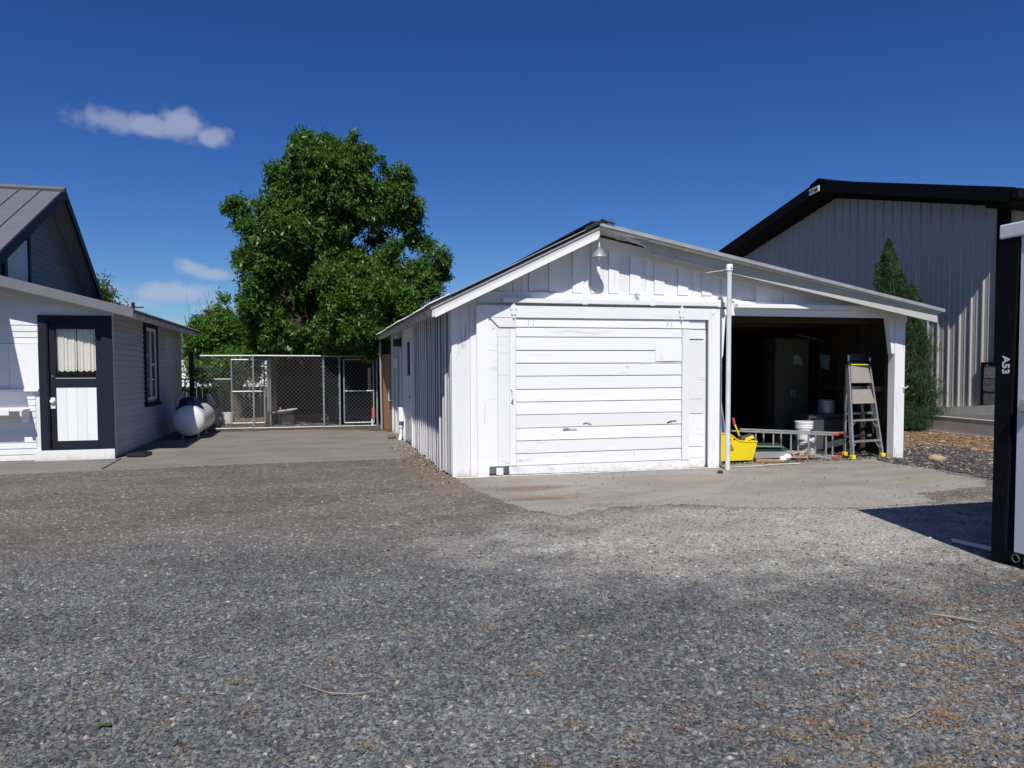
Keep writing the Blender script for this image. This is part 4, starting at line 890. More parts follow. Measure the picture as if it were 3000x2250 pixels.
# lean-to roof
g = MB(); LX0, LX1 = -5.9, -3.0
g.hexa([(LX0, 14.10, lz(LX0)-.05), (LX1, 14.10, lz(LX1)-.05), (LX0, 22.0, lz(LX0)-.05), (LX1, 22.0, lz(LX1)-.05), (LX0, 14.10, lz(LX0)), (LX1, 14.10, lz(LX1)), (LX0, 22.0, lz(LX0)), (LX1, 22.0, lz(LX1))], .5)
for k in range(24):
    yy = 14.2+k*.33; g.bar((LX0, yy, lz(LX0)+.008), (LX1-.02, yy, lz(LX1-.02)+.008), .03, .02)
lr = g.build('porch_roof', GREYMET, house)
g = MB(); g.hexa([(-6.2, 14.06, lz(-6.2)-.17), (LX1, 14.06, lz(LX1)-.13), (-6.2, 14.10, lz(-6.2)-.17), (LX1, 14.10, lz(LX1)-.13), (-6.2, 14.06, lz(-6.2)+.02), (LX1, 14.06, lz(LX1)+.02), (-6.2, 14.10, lz(-6.2)+.02), (LX1, 14.10, lz(LX1)+.02)], .5)
g.build('fascia', GREYMET, lr)
g = MB()
for k in range(13):
    yy = 14.4+k*.62; g.bar((-3.5, yy, lz(-3.5)-.10), (LX1-.03, yy, lz(LX1-.03)-.10), .045, .09)
g.each('rafter_tail', PS, lr)
# high gable behind
GX = -5.5; RYp, RZp = 19.4, 5.70
def gz(y): return RZp-.525*(RYp-y) if y < RYp else RZp-.74*(y-RYp)
g = MB(); X0_ = GX-.42
def gtri(mb, z0, z1):  # one siding course across the gable
    ya = RYp-(RZp-.12-z0)/.525; yb_ = RYp+(RZp-.12-z0)/.74; yc = RYp-(RZp-.12-z1)/.525; yd = RYp+(RZp-.12-z1)/.74
    if z1 > RZp-.13: return
    mb.add([(X0_+.012, ya, z0), (X0_+.012, yb_, z0), (X0_, yd, z1), (X0_, yc, z1)], [(0, 1, 2, 3)])
z = 2.9
while z < 5.6: gtri(g, z, z+.12); z += .12
g.prism([(X0_-.005, 15, 0), (X0_-.005, 23.2, 0), (X0_-.005, 23.2, 2.85), (X0_-.005, RYp, RZp-.1), (X0_-.005, 15, 3.3)], (-.1, 0, 0), .5)
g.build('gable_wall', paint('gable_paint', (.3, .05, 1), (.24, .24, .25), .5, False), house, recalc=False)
g = MB(); yl, yrr = 14.9, 23.0
for (y0, y1) in ((yl, RYp), (RYp, yrr)):
    g.hexa([(-14, y0, gz(y0)-.04), (GX, y0, gz(y0)-.04), (-14, y1, gz(y1)-.04), (GX, y1, gz(y1)-.04), (-14, y0, gz(y0)), (GX, y0, gz(y0)), (-14, y1, gz(y1)), (GX, y1, gz(y1))], .5)
for k in range(20):
    xx = GX-.45-k*.42; g.bar((xx, yl, gz(yl)+.012), (xx, RYp-.12, gz(RYp-.12)+.012), .03, .03, (0, 0, 1), .5)
g.bar((-14, RYp-.10, RZp-.02), (GX+.03, RYp-.10, RZp-.02), .22, .06, (0, -.5, 1), .5)
mr = g.build('main_roof', GREYMET, house)
g = MB()
for (y0, y1, w_) in ((yl, RYp, .22), (RYp, yrr, .22)):
    g.hexa([(GX-.03, y0, gz(y0)-w_), (GX+.015, y0, gz(y0)-w_), (GX-.03, y1, gz(y1)-w_), (GX+.015, y1, gz(y1)-w_), (GX-.03, y0, gz(y0)+.012), (GX+.015, y0, gz(y0)+.012), (GX-.03, y1, gz(y1)+.012), (GX+.015, y1, gz(y1)+.012)])
    g.hexa([(GX-.42, y0, gz(y0)-.07), (GX-.03, y0, gz(y0)-.07), (GX-.42, y1, gz(y1)-.07), (GX-.03, y1, gz(y1)-.07), (GX-.42, y0, gz(y0)-.041), (GX-.03, y0, gz(y0)-.041), (GX-.42, y1, gz(y1)-.041), (GX-.03, y1, gz(y1)-.041)])
q_ = g.each('barge_board', NAVY, mr)
for i_ in (1, 3): q_[i_].name = 'soffit'; q_[i_].data.materials.clear(); q_[i_].data.materials.append(bpy.data.materials['gable_paint'])
g = MB(); g.box(X0_+.012, X0_+.04, 16.95, 18.1, 3.2, 4.3); gw = g.build('gable_window', PC, house)
g = MB(); g.box(X0_+.01, X0_+.07, 16.78, 16.93, 3.2, gz(16.78)-.1); g.box(X0_+.01, X0_+.07, 18.1, 18.22, 3.2, gz(18.1)-.1); g.each('trim', NAVY, gw)
# unseen canopy beyond the left frame edge, added to shade the front wall
cn = MB(); cn.hexa([(-8.2, 12.86, 2.95), (-5.13, 12.86, 2.95), (-8.2, 14.49, 3.08), (-5.13, 14.49, 3.08), (-8.2, 12.86, 3.0), (-5.13, 12.86, 3.0), (-8.2, 14.49, 3.13), (-5.13, 14.49, 3.13)]); cp = cn.build('shade_canopy', GREYMET, house)
g = MB(); g.bar((-7.9, 12.95, .0), (-7.9, 12.95, 2.95), .09, .09); g.bar((-5.3, 14.47, 2.3), (-5.3, 13.3, 2.95), .06, .06); g.build('shade_canopy_bracket', PC, cp)
# wall shelf
sh = thing('wall_shelf', 'white shelf with a rounded bracket on the house wall left of the door', 'shelf', (-5.2, 14.4, .85))
g = MB(); g.box(-6.6, -4.73, 14.12, 14.46, .885, .91); g.box(-6.6, -4.93, 14.10, 14.125, .82, .915); g.build('top', PC, sh)
pr = [(-4.78, 14.46, .884), (-4.78, 14.12, .884), (-4.78, 14.13, .80), (-4.78, 14.20, .72), (-4.78, 14.32, .68), (-4.78, 14.46, .70)]
g = MB(); g.prism(pr, (.03, 0, 0)); g.prism([(x-1.0, y, z) for x, y, z in pr], (.03, 0, 0)); g.build('bracket', PC, sh)
g = MB(); g.prism([(-3.30, 14.62, .014), (-2.98, 14.55, .014), (-2.93, 14.95, .014), (-3.20, 15.05, .014)], (0, 0, .055)); tag(g.build('shallow_black_box', BLACKPL, bevel=.008), 'shallow black box lid on the concrete by the house corner', 'box')
g = MB(); g.bar((-3.27, 12.95, .0125), (-3.33, 14.42, .0125), .012, .006); tag(g.build('slab_joint', BLACK), 'dark joint crossing the concrete in front of the house corner', 'joint'); bpy.data.objects['slab_joint']['kind'] = 'structure'
# step slab
sheet('step_slab', [(-12, 14.2), (-3.55, 14.2), (-3.45, 14.45), (-12, 14.45)], .009, SLABL, .02, .1)

# propane tank
tk = thing('propane_tank', 'white horizontal propane tank with a blue lid beside the house side wall', 'tank', (-2.78, 18.9, 0))
g = MB(); r = .345; prof = []; Ya, Yb, TX = 17.9, 20.05, -2.78
for k in range(9):
    a = math.pi/2*k/8; prof.append((max(.002, r*math.sin(a)), Ya+.20-.20*math.cos(a)))
for k in range(9):
    a = math.pi/2*(1-k/8); prof.append((max(.002, r*math.sin(a)), Yb-.20+.20*math.cos(a)))
g.lathe(prof, (TX, 0, .42), 40, 'y'); g.build('vessel', TANKW, tk, smooth=True)
g = MB(); g.lathe([(.245, .66), (.235, .80), (.215, .88), (.16, .925), (.07, .94), (.001, .942)], (TX-.03, 18.5, 0), 28); g.build('lid', TANKB, tk, smooth=True)
g = MB(); g.lathe([(.27, .60), (.30, .70), (.24, .76)], (TX-.03, 18.5, 0), 28); g.build('lid_skirt', TANKB, tk, smooth=True)
LEGM = plain('leg_cream', (.55, .5, .36), .6)
for yy in (18.3, 19.5):
    for xx in (TX-.17, TX+.17):
        g = MB(); g.bar((xx, yy, .006), (xx, yy, .16), .03, .03); g.bar((xx-.05, yy, .012), (xx+.05, yy, .012), .05, .012); g.build('leg', LEGM, tk)
g = MB(); g.tube([(-3.1, 18.3, .55), (-3.3, 18.2, .50), (-3.44, 18.2, .5)], .012, 6); g.build('gas_line', GALVDULL, tk)

# ================================================================== KENNEL / CHAIN-LINK
def chain(mb, p, q, z0, z1, sp=.108, r=.0024):
    p, q = Vector((*p, 0)), Vector((*q, 0)); L_ = (q-p).length; H_ = z1-z0; d = (q-p)/L_
    k = -int(H_/sp)-1
    while k*sp < L_:
        for sgn in (1, -1):
            # line u = k*sp + t (t in 0..H)   or mirrored
            t0, t1 = max(0, -k*sp), min(H_, L_-k*sp)
            if t1 > t0+.01:
                if sgn == 1: a = (k*sp+t0, z0+t0); b_ = (k*sp+t1, z0+t1)
                else: a = (k*sp+t0, z1-t0); b_ = (k*sp+t1, z1-t1)
                A = p+d*a[0]; B = p+d*b_[0]
                mb.tube([(A.x, A.y+.002*sgn, a[1]), (B.x, B.y+.002*sgn, b_[1])], r, 3, False, .5)
        k += 1
cl = thing('chain_link_fence', 'galvanised chain-link kennel fence closing the alley between house and shed', 'fence', (0, 20.7, 0))
FY = 20.62
def bars(name, segs, r, parent, mat=GALV): 
    g = MB()
    for a, b_ in segs: g.tube([a, b_], r, 8)
    return g.build(name, mat, parent, smooth=True)
PX_ = [-1.585, .19, .60]
for x in (-1.585, .19, .605, 1.59): bars('post', [((x, FY, 0), (x, FY, 1.93 if x != 1.59 else 2.1))], .024, cl)
bars('rail', [((-1.6, FY, 1.925), (1.60, FY, 1.905))], .021, cl)
bars('rail', [((-1.6, FY, .035), (1.55, FY, .035))], .018, cl)
bars('rail', [((-3.05, FY+.1, 1.925), (-1.6, FY+.1, 1.925))], .019, cl)
bars('rail', [((-3.05, FY+.1, .035), (-1.6, FY+.1, .035))], .015, cl)
g = MB(); chain(g, (-1.56, FY), (.61, FY), .04, 1.91); g.build('mesh', GALVDULL, cl, recalc=False)
g = MB(); chain(g, (-3.0, FY+.1), (-1.6, FY+.1), .04, 1.91); g.build('mesh', GALVDULL, cl, recalc=False)
g = MB()
for x in (-1.585, .19, .605):
    for z in (.22, .62, 1.12, 1.62): g.lathe([(.031, 0), (.031, .03)], (x, FY, z), 10); g.box(x-.07, x, FY-.03, FY-.02, z+.008, z+.022)
g.each('tie', GALV, cl, 2)
g = MB(); g.box(-3.13, -3.03, FY-.02, FY+.08, 0, 2.02); g.build('corner_post', WOODD, cl)
def gate(name, label, x0, x1, y, z0, z1, ang=0):
    t = thing(name, label, 'gate', (x0, y, 0)); 
    def P(x, z): dx = x-x0; return (x0+dx*math.cos(ang), y+dx*math.sin(ang), z)
    fr = MB()
    for a, b_ in (((x0, z0), (x0, z1)), ((x1, z0), (x1, z1)), ((x0, z0), (x1, z0)), ((x0, z1), (x1, z1)), ((x0, (z0+z1)/2), (x1, (z0+z1)/2))): fr.tube([P(*a), P(*b_)], .021, 8)
    fr.build('gate_frame', GALV, t, smooth=True)
    g = MB(); A, B = P(x0+.03, 0), P(x1-.03, 0); chain(g, A[:2], B[:2], z0+.02, z1-.02); g.build('mesh', GALVDULL, t, recalc=False)
    g = MB()
    for z in (.25, .5, .75): zz = z0+(z1-z0)*z; q = P(x0, zz); g.lathe([(.028, -.02), (.028, .02)], q, 10)
    g.each('hinge', GALV, t)
    return t
gate('chain_link_gate', 'narrow chain-link gate with a middle bar beside the cedar fence', .72, 1.50, FY+.02, .12, 1.83)
gate('chain_link_gate', 'chain-link gate standing open inside the kennel near the big tree trunk', -2.29, -1.42, 22.3, .06, 1.84)
bars('spare', [], .02, cl) if False else None
rp = thing('kennel_rear_fence', 'low chain-link fence with a pale top rail behind the propane tank', 'fence', (-3.2, 22.8, 0))
bars('rail', [((-4.6, 22.75, 1.30), (-2.30, 22.4, 1.30))], .018, rp)
bars('post', [((-3.55, 22.6, 0), (-3.55, 22.6, 1.32))], .02, rp); bars('post', [((-1.30, 21.9, .02), (-1.30, 21.9, 1.86))], .024, rp); bars('post', [((-1.24, 21.9, .02), (-1.24, 21.9, 1.86))], .02, rp)
g = MB(); chain(g, (-4.6, 22.75), (-2.30, 22.4), .04, 1.29, .11, .0022); g.build('mesh', GALVDULL, rp, recalc=False)
# yard things
bt = thing('wash_basin', 'shallow white basin tilted on a galvanised tub inside the chain-link fence', 'basin', (-.90, 22.2, 0))
g = MB(); g.lathe([(.02, .0), (.20, .02), (.36, .09), (.385, .10), (.36, .11), (.2, .05), (.02, .03)], (0, 0, 0), 28)
MT = Matrix.Translation((-.88, 22.2, .30)) @ Matrix.Rotation(R(-8), 4, 'Y'); g.v = [tuple(MT @ Vector(v)) for v in g.v]; g.build('bowl', plain('pale_grey_enamel', (.5, .51, .52), .4), bt, smooth=True)
g = MB(); g.tube([(-.98, 22.15, .36), (-1.0, 22.15, .50)], .02, 8); g.build('tap', GALV, bt)
for x in (-1.18, -.98): g = MB(); g.bar((x, 22.0, .02), (x, 22.0, .33), .03, .03); g.build('leg', BLACKPL, bt)
g = MB(); g.lathe([(.21, .01), (.22, .02), (.25, .27), (.262, .275)], (-.84, 22.3, 0), 26); tag(g.build('metal_tub', GALV, smooth=True), 'galvanised round tub under the white basin', 'tub')
g = MB(); g.lathe([(.16, .0), (.17, .02), (.19, .30), (.20, .31), (.20, .34), (.19, .34)], (-2.48, 23.0, .0), 24, caps=False); tag(g.build('white_pail', WHITEPL, smooth=True), 'white pail standing on the dirt behind the propane tank', 'bucket')
for k, (x, z) in enumerate(((-2.92, .11), (-2.92, .33))):
    g = MB(); g.box(x-.2, x+.2, 22.9, 23.1, z-.11, z+.105); tag(g.build('concrete_block', CONCD, bevel=.008), ('lower' if k == 0 else 'upper')+' grey concrete block stacked behind the propane tank', 'concrete block')
g = MB(); g.lathe([(.25, .01), (.28, .03), (.28, .60), (.29, .62), (.27, .70), (.1, .74)], (.62, 23.0, 0), 24); tag(g.build('dark_barrel', plain('dark_grey_barrel', (.035, .036, .04), .6), smooth=True), 'dark grey barrel behind the chain-link fence', 'barrel')
g = MB(); g.bar((-.6, 23.6, .14), (.55, 23.75, .20), .15, .045); tag(g.build('wood_plank', plain('pale_plank', (.30, .22, .14), .8)), 'pale plank lying on the dirt behind the fence', 'plank')
g = MB(); g.tube([(.22, 21.3, .03), (.72, 22.3, .09)], .012, 6); tag(g.build('metal_rod', BLACKPL), 'thin dark rod on the dirt just inside the fence', 'rod')
g = MB(); g.box(1.44, 1.52, 22.0, 22.06, .95, 1.60); g.build; tag(g.build('white_strip', WHITEPL), 'narrow white strip hanging behind the narrow gate', 'strip')
g = MB(); g.lathe([(.03, 0), (.05, .02), (.05, .26), (.03, .30)], (1.50, 20.75, .22), 10); tag(g.build('red_container', PINK, smooth=True), 'red bottle hooked at the foot of the narrow gate', 'bottle')
g = MB(); g.lathe([(.035, 0), (.035, .18)], (1.47, 20.8, .03), 10); tag(g.build('white_bottle', WHITEPL, smooth=True), 'white bottle on the ground beside the narrow gate', 'bottle')
wh = MB(); wh.tube([(-3.75+.30*math.cos(a), 23.2, .72+.30*math.sin(a)) for a in np.linspace(0, 2*math.pi, 25)], .035, 8); tag(wh.build('old_tyre', plain('dusty_rubber', (.12, .11, .10), .8), smooth=True), 'dusty old tyre leaning behind the corner of the house', 'tyre')
g = MB(); g.prism([(-3.10, 23.5, .62), (-2.92, 23.5, .50), (-2.86, 23.5, .56), (-3.0, 23.5, .82), (-3.12, 23.5, .84)], (0, .06, 0)); tag(g.build('white_signboard', WHITEPL), 'small white panel poking up behind the propane tank', 'panel')
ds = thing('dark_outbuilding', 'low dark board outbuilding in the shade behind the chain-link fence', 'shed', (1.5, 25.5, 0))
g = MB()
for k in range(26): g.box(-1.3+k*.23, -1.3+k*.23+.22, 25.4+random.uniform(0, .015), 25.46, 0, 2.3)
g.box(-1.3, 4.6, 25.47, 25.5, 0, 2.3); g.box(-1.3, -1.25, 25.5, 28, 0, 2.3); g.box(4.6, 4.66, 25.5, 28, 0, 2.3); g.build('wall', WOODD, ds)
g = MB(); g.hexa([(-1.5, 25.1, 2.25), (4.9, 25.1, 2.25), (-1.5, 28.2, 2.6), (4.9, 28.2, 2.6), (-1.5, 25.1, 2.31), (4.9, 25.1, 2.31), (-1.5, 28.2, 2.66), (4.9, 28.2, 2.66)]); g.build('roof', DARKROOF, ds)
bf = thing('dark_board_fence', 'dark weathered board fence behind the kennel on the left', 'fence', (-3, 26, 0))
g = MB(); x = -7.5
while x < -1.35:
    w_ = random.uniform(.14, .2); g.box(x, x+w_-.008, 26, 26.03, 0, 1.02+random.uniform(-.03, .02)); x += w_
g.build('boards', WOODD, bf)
g = MB(); g.box(-3.05, -2.40, 26.1, 26.7, 0, 1.40); tag(g.build('dark_crate', WOODD, bevel=.01), 'dark square crate rising above the dark board fence', 'crate')
fb = thing('far_white_building', 'bright white building seen through the leaves behind the kennel', 'building', (-7, 46, 0))
g = MB(); g.box(-13, -2.2, 45, 50, 0, 2.5); g.build('wall', plain('bright_white_wall', (.8, .8, .8), .6, var=.05), fb)
g = MB(); g.hexa([(-13.3, 44.7, 2.5), (-1.9, 44.7, 2.5), (-13.3, 50.3, 2.5), (-1.9, 50.3, 2.5), (-13.3, 46, 2.9), (-1.9, 46, 2.9), (-13.3, 49, 2.9), (-1.9, 49, 2.9)]); g.build('roof', GREYMET, fb)
g = MB(); g.box(-3.85, -3.55, 44.96, 44.99, .82, .88); g.build('red_stripe', RED, fb)
up_ = thing('utility_pole', 'distant utility pole with a crossarm just above the house eave', 'pole', (-12.8, 60, 0))
g = MB(); g.tube([(-12.8, 60, 0), (-12.8, 60, 6.5)], .13, 8); g.build('pole', WOODD, up_)
g = MB(); g.bar((-13.55, 60, 6.15), (-12.1, 60, 6.15), .09, .09); g.build('crossarm', WOODD, up_)

# ================================================================== METAL BUILDING (right)
mbd = thing('metal_building', 'large taupe ribbed metal building with black roof trim on the right', 'building', (15.3, 13, 0))
D_ = Vector((-.073, .9973, 0)); N_ = Vector((.9973, .073, 0))
def B(d, o, z): p = D_*d+N_*(16.25+o); return (p.x, p.y, z)
RID = 18.06
def wz(d): return 5.23+.25*(d-12.87) if d < RID else 5.23+.25*(2*RID-d-12.87)
def bz(d): return max(.45, .673-.087*(d-12.87))
TAUPE = plain('taupe_panel', (.42, .405, .375), .38, .05, 0, .05, 2)
g = MB(); prof = []; d = 12.87; P_ = .305
while d < 23.4:
    for a, o in ((0, 0), (.045, 0), (.062, -.034), (.092, -.034), (.109, 0), (.165, 0), (.172, -.006), (.185, -.006), (.192, 0), (.235, 0), (.242, -.006), (.255, -.006), (.262, 0)): prof.append((d+a, o))
    d += P_
def ins(pf, dd):
    out = []
    for (a, b_) in zip(pf[:-1], pf[1:]):
        out.append(a)
        if a[0] < dd < b_[0]: f = (dd-a[0])/(b_[0]-a[0]); out.append((dd, a[1]+(b_[1]-a[1])*f))
    out.append(pf[-1]); return out
prof = ins(prof, RID)
for (d0, o0), (d1, o1) in zip(prof[:-1], prof[1:]): g.quad(B(d0, o0, bz(d0)), B(d1, o1, bz(d1)), B(d1, o1, wz(d1)), B(d0, o0, wz(d0)), .5)
g.build('gable_wall', TAUPE, mbd, recalc=True)
g = MB()
for k in range(80):
    o = .15+k*.305; g.quad(B(12.87, o, .5), B(12.87, o+.25, .5), B(12.87, o+.25, 5.2), B(12.87, o, 5.2), .5); g.quad(B(12.87, o+.25, .5), B(12.835, o+.275, .5), B(12.835, o+.275, 5.2), B(12.87, o+.25, 5.2), .5); g.quad(B(12.835, o+.275, .5), B(12.87, o+.305, .5), B(12.87, o+.305, 5.2), B(12.835, o+.275, 5.2), .5)
g.build('front_wall', TAUPE, mbd)
def bb(mb, d0, d1, o0, o1, z0, z1, tint=None): mb.hexa([B(d, o, z) for z in (z0, z1) for d in (d0, d1) for o in (o0, o1)], tint)
g = MB(); bb(g, 12.72, 12.90, -.06, .16, .5, 5.3); g.build('corner_trim', BLACK, mbd)
g = MB()
for d0, d1 in ((12.07, RID), (RID, 24.05)):
    f = lambda d: 6.98-.26*abs(d-RID)
    g.hexa([B(d0, -.62, f(d0)-.06), B(d0, 25, f(d0)-.06), B(d1, -.62, f(d1)-.06), B(d1, 25, f(d1)-.06), B(d0, -.62, f(d0)), B(d0, 25, f(d0)), B(d1, -.62, f(d1)), B(d1, 25, f(d1))])
mroof = g.build('roof', BLACK, mbd)
g = MB()
for d0, d1 in ((12.07, RID), (RID, 24.05)):
    f = lambda d: 6.98-.26*abs(d-RID)
    g.hexa([B(d0, -.64, f(d0)-.30), B(d0, -.57, f(d0)-.30), B(d1, -.64, f(d1)-.30), B(d1, -.57, f(d1)-.30), B(d0, -.64, f(d0)+.02), B(d0, -.57, f(d0)+.02), B(d1, -.64, f(d1)+.02), B(d1, -.57, f(d1)+.02)])
    g.hexa([B(d0, -.57, f(d0)-.27), B(d0, .02, f(d0)-.27), B(d1, -.57, f(d1)-.27), B(d1, .02, f(d1)-.27), B(d0, -.57, f(d0)-.24), B(d0, .02, f(d0)-.24), B(d1, -.57, f(d1)-.24), B(d1, .02, f(d1)-.24)])
g.build('rake_trim', BLACK, mroof)
g = MB(); bb(g, 11.95, 12.10, -.66, 25, 5.20, 5.40); bb(g, 12.10, 12.85, -.5, 25, 5.16, 5.19); g.build('gutter', BLACK, mroof)
g = MB(); f = lambda d: 6.98-.26*abs(d-RID); g.hexa([B(RID-.35, -.66, f(RID-.35)), B(RID-.35, 25, f(RID-.35)), B(RID, -.66, f(RID)+.02), B(RID, 25, f(RID)+.02), B(RID-.35, -.66, f(RID-.35)+.05), B(RID-.35, 25, f(RID-.35)+.05), B(RID, -.66, 7.06), B(RID, 25, 7.06)])
g.hexa([B(RID, -.66, f(RID)+.02), B(RID, 25, f(RID)+.02), B(RID+.35, -.66, f(RID+.35)), B(RID+.35, 25, f(RID+.35)), B(RID, -.66, 7.06), B(RID, 25, 7.06), B(RID+.35, -.66, f(RID+.35)+.05), B(RID+.35, 25, f(RID+.35)+.05)]); g.build('ridge_cap', BLACK, mroof)
sg = MB(); sd0, sd1 = 18.42, 18.02
sg.hexa([B(sd0, -.67, 6.63), B(sd0, -.645, 6.63), B(sd1, -.67, 6.68), B(sd1, -.645, 6.68), B(sd0, -.67, 6.80), B(sd0, -.645, 6.80), B(sd1, -.67, 6.85), B(sd1, -.645, 6.85)])
sgn = sg.build('sign_plate', WHITEPL, mroof)
MS = Matrix.Translation(B((sd0+sd1)/2, -.678, 6.74)) @ Matrix(((-D_.x, 0, -N_.x, 0), (-D_.y, 0, -N_.y, 0), (0, 1, 0, 0), (0, 0, 0, 1))) @ Matrix.Rotation(R(7), 4, 'Z')
text('lettering', 'STAR', .145, MS, BLACKINK, sgn, .002, .004)
g = MB()
for k in range(30):
    d0, d1 = 12.80+k*.36, 12.80+(k+1)*.36
    g.hexa([B(d0, -.10, .1), B(d0, .05, .1), B(d1, -.10, .1), B(d1, .05, .1), B(d0, -.10, bz(d0)-.005), B(d0, .05, bz(d0)-.005), B(d1, -.10, bz(d1)-.005), B(d1, .05, bz(d1)-.005)], .5)
g.build('footing', CONC, mbd)
g = MB(); bb(g, 12.70, 13.16, -.075, -.061, .66, .67); bb(g, 13.13, 13.20, -.09, -.03, .64, 1.62); bb(g, 12.66, 13.20, -.095, -.03, 1.60, 1.66); g.build('stone_trim', BLACK, mbd)
g = MB()
for z0 in (.67, .98, 1.29): bb(g, 12.68, 13.125, -.085+random.uniform(-.01, .01), -.03, z0, z0+.29)
STN = plain('split_face_stone', (.16, .155, .14), .9, tint=.3, var=.5, scale=12, bmp=1.0); g.build('stone_base', STN, mbd)
g = MB(); p0, p1 = B(21.3, 1.0, 6.2), B(21.3, 1.0, 6.32)
g.tube([B(20.6, 1.2, 6.1), B(20.6, 1.2, 6.55)], .12, 10); g.build('roof_vent', GALVDULL, mroof)
# retaining curb + asphalt
ck = thing('retaining_curb', 'long grey concrete retaining curb in front of the metal building', 'curb', (14.2, 13.5, 0))
cp_ = [(13.55, 7.4), (14.08, 12.88), (14.36, 15.44), (14.62, 18.0), (14.95, 22)]
g = MB()
for (xa, ya), (xb, yb_) in zip(cp_[:-1], cp_[1:]):
    g.hexa([(xa, ya, 0), (xa+.16, ya, 0), (xb, yb_, 0), (xb+.16, yb_, 0), (xa, ya, .37), (xa+.16, ya, .37), (xb, yb_, .37), (xb+.16, yb_, .37)], .5)
g.build('wall', CONCD, ck)
g = MB()
for (xa, ya), (xb, yb_) in zip(cp_[:-1], cp_[1:]):
    g.hexa([(xa-.008, ya, .371), (xa+.165, ya, .371), (xb-.008, yb_, .371), (xb+.165, yb_, .371), (xa-.008, ya, .385), (xa+.165, ya, .385), (xb-.008, yb_, .385), (xb+.165, yb_, .385)], .5)
g.build('cap', CONC, ck)
g = MB()
for (xa, ya), (xb, yb_) in zip(cp_[:-1], cp_[1:]): g.hexa([(xa-.035, ya, .009), (xa-.001, ya, .009), (xb-.035, yb_, .009), (xb-.001, yb_, .009), (xa-.035, ya, .03), (xa-.001, ya, .03), (xb-.035, yb_, .03), (xb-.001, yb_, .03)], .5)
g.build('base_strip', CONC, ck)
g = MB(); wl_ = [(15.75, 7.4, .55), (15.35, 12.6, .50), (15.2, 15.6, .39), (15.05, 18, .38), (15.0, 22, .37)]
for i in range(4):
    (xa, ya), (xb, yb_) = cp_[i], cp_[i+1]; a, b_ = wl_[i], wl_[i+1]
    if a[0] < xa+.2 or b_[0] < xb+.2: continue
    g.quad((xa+.15, ya, .37), a, b_, (xb+.15, yb_, .37), .5)
g.quad((13.15, 7.4, .31), (40, 7.4, .5), (40, 12.9, .5), (15.35, 12.6, .48), .5); struct(g.build('driveway', ASPH))

# ================================================================== CONTAINER (right edge)
ct = thing('storage_container', 'white storage container with black corner post marked A53 at the right edge', 'container', (5.2, 2, 0))
CONTW = plain('container_white_panel', (.62, .64, .70), .4, tint=0, var=.05, scale=2)
g = MB(); g.box(5.225, 7.7, -1.6, 4.74, .09, 2.55); g.build('body', BLACK, ct)
g = MB(); g.box(5.212, 5.224, -1.5, 4.60, .115, 2.54); g.build('side_panel', CONTW, ct, bevel=.003)
g = MB(); g.prism([(5.20, 4.79, .0), (5.20, 4.675, .0), (5.20, 4.61, 2.54), (5.20, 4.79, 2.54)], (.12, 0, 0)); cpst = g.build('corner_post', BLACK, ct)
g = MB(); g.box(5.19, 5.30, -1.5, 4.775, 2.545, 2.655); g.box(5.30, 7.7, 4.66, 4.775, 2.545, 2.655); g.build('top_rail', plain('white_top_rail', (.72, .73, .75), .4, tint=0, var=.04), ct, bevel=.012)
g = MB(); g.box(5.25, 7.68, -1.5, 4.70, 2.60, 2.645); g.build('roof', GALVDULL, ct)
g = MB(); g.box(5.205, 5.24, -1.5, 4.67, .03, .112); sill = g.build('sill', BLACK, ct)
g = MB(); g.tube([(5.200, 4.572+.03*math.cos(a), .072+.03*math.sin(a)) for a in np.linspace(0, 2*math.pi, 20)], .005, 6); g.build('tie_ring', plain('dark_steel', (.09, .09, .09), .5), sill, smooth=True)
g = MB(); g.box(5.196, 5.206, 4.38, 4.50, .028, .040); g.box(5.196, 5.206, 4.38, 4.50, .098, .110); g.box(5.196, 5.206, 4.49, 4.50, .028, .11); g.box(5.196, 5.206, 4.38, 4.39, .028, .11); g.build('fork_pocket', plain('worn_brass', (.22, .20, .12), .5), sill)
g = MB(); g.box(5.17, 5.212, 4.46, 4.545, 1.20, 1.30); g.box(5.15, 5.17, 4.48, 4.53, 1.215, 1.285); g.build('latch', GALVDULL, ct, bevel=.004)
g = MB(); g.box(5.207, 5.212, 4.5, 4.6, 2.44, 2.447); g.build('seam', GALVDULL, ct)
MA = Matrix.Translation((5.198, 4.698, 1.563)) @ Matrix(((0, 0, -1, 0), (-1, 0, 0, 0), (0, 1, 0, 0), (0, 0, 0, 1))) @ Matrix.Rotation(R(-90), 4, 'Z')
text('lettering', 'A53', .085, MA, INK, cpst, .001, .0025)
rs = thing('angle_iron', 'thin pale metal frame lying on the gravel in the container shadow', 'frame', (5.45, 5.1, 0))
g = MB(); g.bar((5.40, 5.36, .03), (5.385, 4.90, .05), .03, .03); g.bar((5.40, 5.36, .03), (5.72, 5.10, .03), .02, .02); g.build('bar', plain('pale_blue_metal', (.35, .42, .46), .5), rs)

